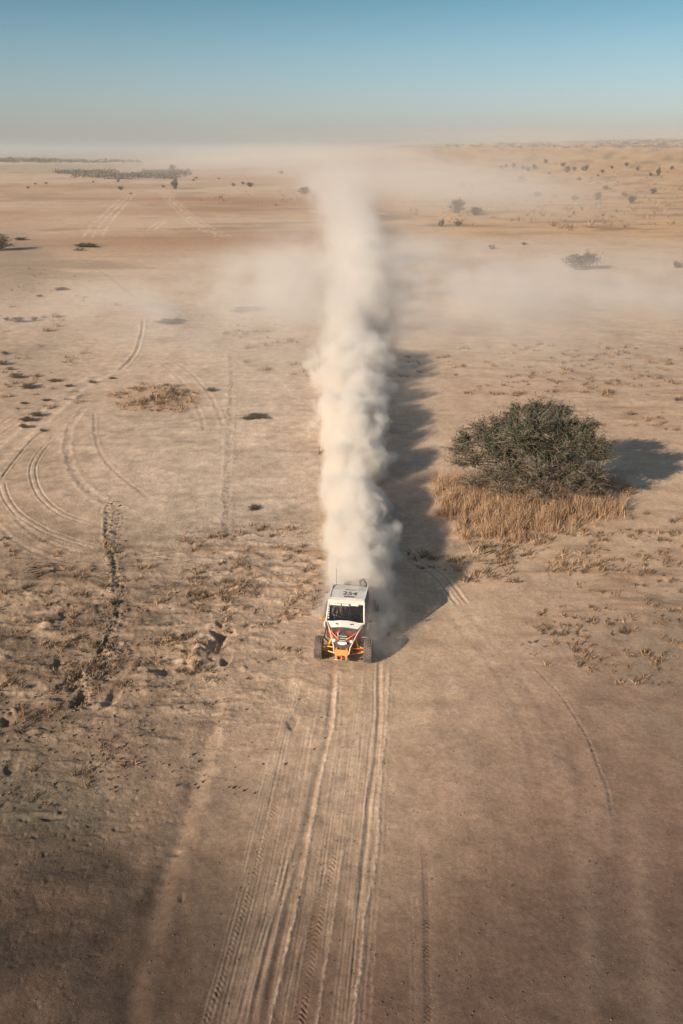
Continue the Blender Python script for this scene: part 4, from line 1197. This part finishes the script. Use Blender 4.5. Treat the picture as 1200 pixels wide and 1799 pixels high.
class F:
    """tiny expression builder for geometry-node fields"""
    g = None
    def __init__(s, sock): s.s = sock
    @staticmethod
    def m(op, *a):
        n = F.g.nodes.new('ShaderNodeMath'); n.operation = op
        for i, v in enumerate(a):
            if isinstance(v, F): F.g.links.new(v.s, n.inputs[i])
            else: n.inputs[i].default_value = v
        return F(n.outputs[0])
    def __add__(s, o): return F.m('ADD', s, o)
    __radd__ = __add__
    def __sub__(s, o): return F.m('SUBTRACT', s, o)
    def __rsub__(s, o): return F.m('SUBTRACT', o, s)
    def __mul__(s, o): return F.m('MULTIPLY', s, o)
    __rmul__ = __mul__
    def __truediv__(s, o): return F.m('DIVIDE', s, o)
    def __rtruediv__(s, o): return F.m('DIVIDE', o, s)
def f_xyz():
    p = F.g.nodes.new('GeometryNodeInputPosition'); s = F.g.nodes.new('ShaderNodeSeparateXYZ')
    F.g.links.new(p.outputs[0], s.inputs[0]); return [F(o) for o in s.outputs]
def f_vec(x, y, z):
    c = F.g.nodes.new('ShaderNodeCombineXYZ')
    for i, v in enumerate((x, y, z)):
        if isinstance(v, F): F.g.links.new(v.s, c.inputs[i])
        else: c.inputs[i].default_value = v
    return c.outputs[0]
def f_noise(vec, scale, det=3, rough=.5):
    n = F.g.nodes.new('ShaderNodeTexNoise'); n.inputs['Scale'].default_value = scale; n.inputs['Detail'].default_value = det; n.inputs['Roughness'].default_value = rough
    F.g.links.new(vec, n.inputs['Vector']); return F(n.outputs[0])
def f_vor(vec, scale, smooth=.35):
    n = F.g.nodes.new('ShaderNodeTexVoronoi'); n.feature = 'SMOOTH_F1'; n.inputs['Scale'].default_value = scale; n.inputs['Smoothness'].default_value = smooth
    F.g.links.new(vec, n.inputs['Vector']); return F(n.outputs['Distance'])
def f_step(v, a, b, c=0.0, d=1.0):
    n = F.g.nodes.new('ShaderNodeMapRange'); n.interpolation_type = 'SMOOTHSTEP'
    for i, q in enumerate((v, a, b, c, d)):
        if isinstance(q, F): F.g.links.new(q.s, n.inputs[i])
        else: n.inputs[i].default_value = q
    return F(n.outputs[0])
def f_curve(v, pts):
    """piecewise-linear function of v"""
    out = None
    for (a, ya), (b, yb) in zip(pts[:-1], pts[1:]):
        n = F.g.nodes.new('ShaderNodeMapRange'); n.interpolation_type = 'LINEAR'; n.clamp = True
        F.g.links.new(v.s, n.inputs[0])
        for i, q in enumerate((a, b, 0.0, yb - ya)): n.inputs[i + 1].default_value = q
        out = F(n.outputs[0]) if out is None else out + F(n.outputs[0])
    return out + pts[0][1]

def dust_volume(name, lo, hi, res, field, mat, label=None, cat=None):
    vd = bpy.data.volumes.new(name)
    o = bpy.data.objects.new(name, vd); COL.objects.link(o)
    g = bpy.data.node_groups.new(name + '_field', 'GeometryNodeTree'); F.g = g
    g.interface.new_socket('Geometry', in_out='INPUT', socket_type='NodeSocketGeometry')
    g.interface.new_socket('Geometry', in_out='OUTPUT', socket_type='NodeSocketGeometry')
    go = g.nodes.new('NodeGroupOutput')
    vc = g.nodes.new('GeometryNodeVolumeCube')
    vc.inputs['Min'].default_value = lo; vc.inputs['Max'].default_value = hi
    for k, r in zip('XYZ', res): vc.inputs['Resolution ' + k].default_value = r
    d = field()
    g.links.new(d.s, vc.inputs['Density'])
    sm = g.nodes.new('GeometryNodeSetMaterial'); sm.inputs['Material'].default_value = mat
    g.links.new(vc.outputs[0], sm.inputs[0]); g.links.new(sm.outputs[0], go.inputs[0])
    vd.materials.append(mat)
    md = o.modifiers.new('field', 'NODES'); md.node_group = g
    tag(o, label, cat, kind='stuff')
    return o

# plume: centre line, half width and height along y
PL_X = [(22, 0.62), (26, 0.65), (31, 0.7), (40, 0.75), (55, 0.7), (75, 1.0), (95, 1.7), (130, 2.2), (180, 1.4), (260, 0.5), (400, -2.0)]
PL_W = [(22, 0.9), (24, 1.25), (27, 1.6), (34, 1.9), (48, 2.6), (60, 3.5), (90, 4.2), (130, 5.8), (200, 9.0), (300, 15.0), (420, 28.0)]
PL_H = [(22, 1.3), (24, 2.5), (27, 2.9), (30, 2.6), (34, 2.4), (48, 3.1), (60, 3.7), (90, 5.0), (130, 7.0), (200, 9.0), (300, 11.5), (420, 13.5)]
def plume_field(soft, gainv, seed, y0, y1):
    def f():
        x, y, z = f_xyz()
        xc = f_curve(y, PL_X); w = f_curve(y, PL_W); h = f_curve(y, PL_H)
        u = F.m('LOGARITHM', w, math.e) * 8.0 + y * 0.10
        qx, qz = (x - xc) / w, z / w
        v = f_vec(qx + seed, u, qz)
        # domain-warped billows: big lobes, then smaller cauliflower
        wn_ = f_noise(v, 1.6, 2)
        v2 = f_vec(qx + seed + wn_ * .5, u + wn_ * .4, qz + wn_ * .3)
        b1 = f_vor(v2, 1.25, .3); b2 = f_vor(v2, 3.1, .3); b3 = f_vor(v2, 7.5, .3)
        fine = f_noise(v2, 12.0, 4, .6)
        swell = f_noise(f_vec(0.0, u * .9, 3.0 + seed), 1.0, 1) - 0.5
        e = F.m('SQRT', qx * qx + (z / h) * (z / h))
        s = 1.02 + swell * .8 - e - (b1 - .35) * .70 - (b2 - .35) * .30 - (b3 - .3) * .13 + (fine - .5) * .42
        d = f_step(s, 0.0, soft)
        d = d * f_step(y, y0, y0 + (1.6 if y0 < 40 else 0.01)) * gainv
        # thins with distance
        thin = f_curve(y, [(22, .40), (25, .75), (32, .9), (42, .62), (60, .34), (80, .16), (130, .06), (200, .028), (300, .013), (420, .004)])
        return d * thin
    return f
DUST = (0.955, 0.920, 0.870)
dust_volume('dust_plume', (-5, 21.9, 0), (6, 60, 7), (150, 430, 95), plume_field(.34, 1.0, 0.0, 21.9, 60), dust_mat('plume_dust', DUST, 4.2),
            'tall pale plume of dust boiling up behind the racing buggy', 'dust plume')
dust_volume('dust_plume', (-9, 60, 0), (11, 130, 12), (96, 260, 56), plume_field(.65, 1.0, 0.0, 10, 130), dust_mat('plume_dust_mid', DUST, 5.0),
            'softer middle stretch of the dust plume above the track', 'dust plume')
dust_volume('dust_plume', (-34, 130, 0), (34, 420, 16), (80, 200, 28), plume_field(.8, 1.0, 0.0, 10, 420), dust_mat('plume_dust_far', DUST, 5.0),
            'wide fading end of the dust plume far back on the plain', 'dust plume')

def gauss(v, c, w):
    t = (v - c) / w
    return F.m('EXPONENT', 0.0 - t * t)
def veil_near():
    x, y, z = f_xyz()
    n = f_noise(f_vec(x * .6 + y * .25, y * .5, z * 1.2), .13, 5, .6)
    n2 = f_noise(f_vec(x, y * .5, z), .35, 4, .55)
    lft = gauss(x, -9.0, 17.0) * gauss(y - x * .5, 88.0, 17.0) * .9
    rgt = gauss(x, 22.0, 30.0) * gauss(y, 90.0, 22.0)
    nearp = gauss(x, 2.0, 13.0) * gauss(y, 115.0, 45.0) * 1.3
    return (lft * 1.15 + rgt * 1.15 + nearp) * f_step(n * .6 + n2 * .4, .41, .62) * (1.0 - f_step(z, 0.6, 5.5))
dust_volume('dust_veil', (-52, 45, 0), (72, 200, 6), (150, 150, 20), veil_near, dust_mat('veil_dust', DUST, 0.105),
            'thin veil of drifting dust over the pale flat beside the plume', 'dust veil')
def veil_far():
    x, y, z = f_xyz()
    n = f_noise(f_vec(x * .6, y * .3, z * 1.5), .012, 5, .55)
    band = gauss(x, 34.0, 36.0) * gauss(y, 300.0, 110.0) * 1.3
    drift = gauss(x + 0.03 * y, 20.0, 105.0) * gauss(y, 760.0, 260.0) * .8
    hgt = f_curve(y, [(150, 7.0), (400, 15.0), (900, 24.0), (1200, 40.0)])
    right = gauss(x, 420.0, 330.0) * gauss(y, 1050.0, 260.0) * .24 * (1.0 - f_step(z, 32.0, 40.0)) * f_step(n, .30, .60)
    return right + (band + drift) * f_step(n, .34, .60) * (1.0 - f_step(z / hgt, .35, 1.0))
dust_volume('dust_bank', (-420, 180, 0), (760, 1700, 40), (160, 150, 40), veil_far, dust_mat('bank_dust', DUST, 0.020),
            'broad pale bank of dust hanging in front of the horizon', 'dust bank')

def wheel_dust():
    x, y, z = f_xyz()
    n = f_noise(f_vec(x, y, z), 1.5, 5, .6)
    a = gauss(x, 1.55, .55) * (1.0 - f_step(z, .15, 1.5)) * f_step(y, 20.9, 23.0)
    b = gauss(x, -.75, .35) * (1.0 - f_step(z, .05, .7)) * f_step(y, 23.2, 24.2)
    return (a + b) * f_step(n, .46, .64)
dust_volume('wheel_dust', (-2, 20.8, 0), (3.6, 27, 1.7), (70, 80, 24), wheel_dust, dust_mat('wheel_dust', DUST, 1.3), 'low ragged dust thrown out beside the right-hand wheels of the buggy', 'wheel dust')
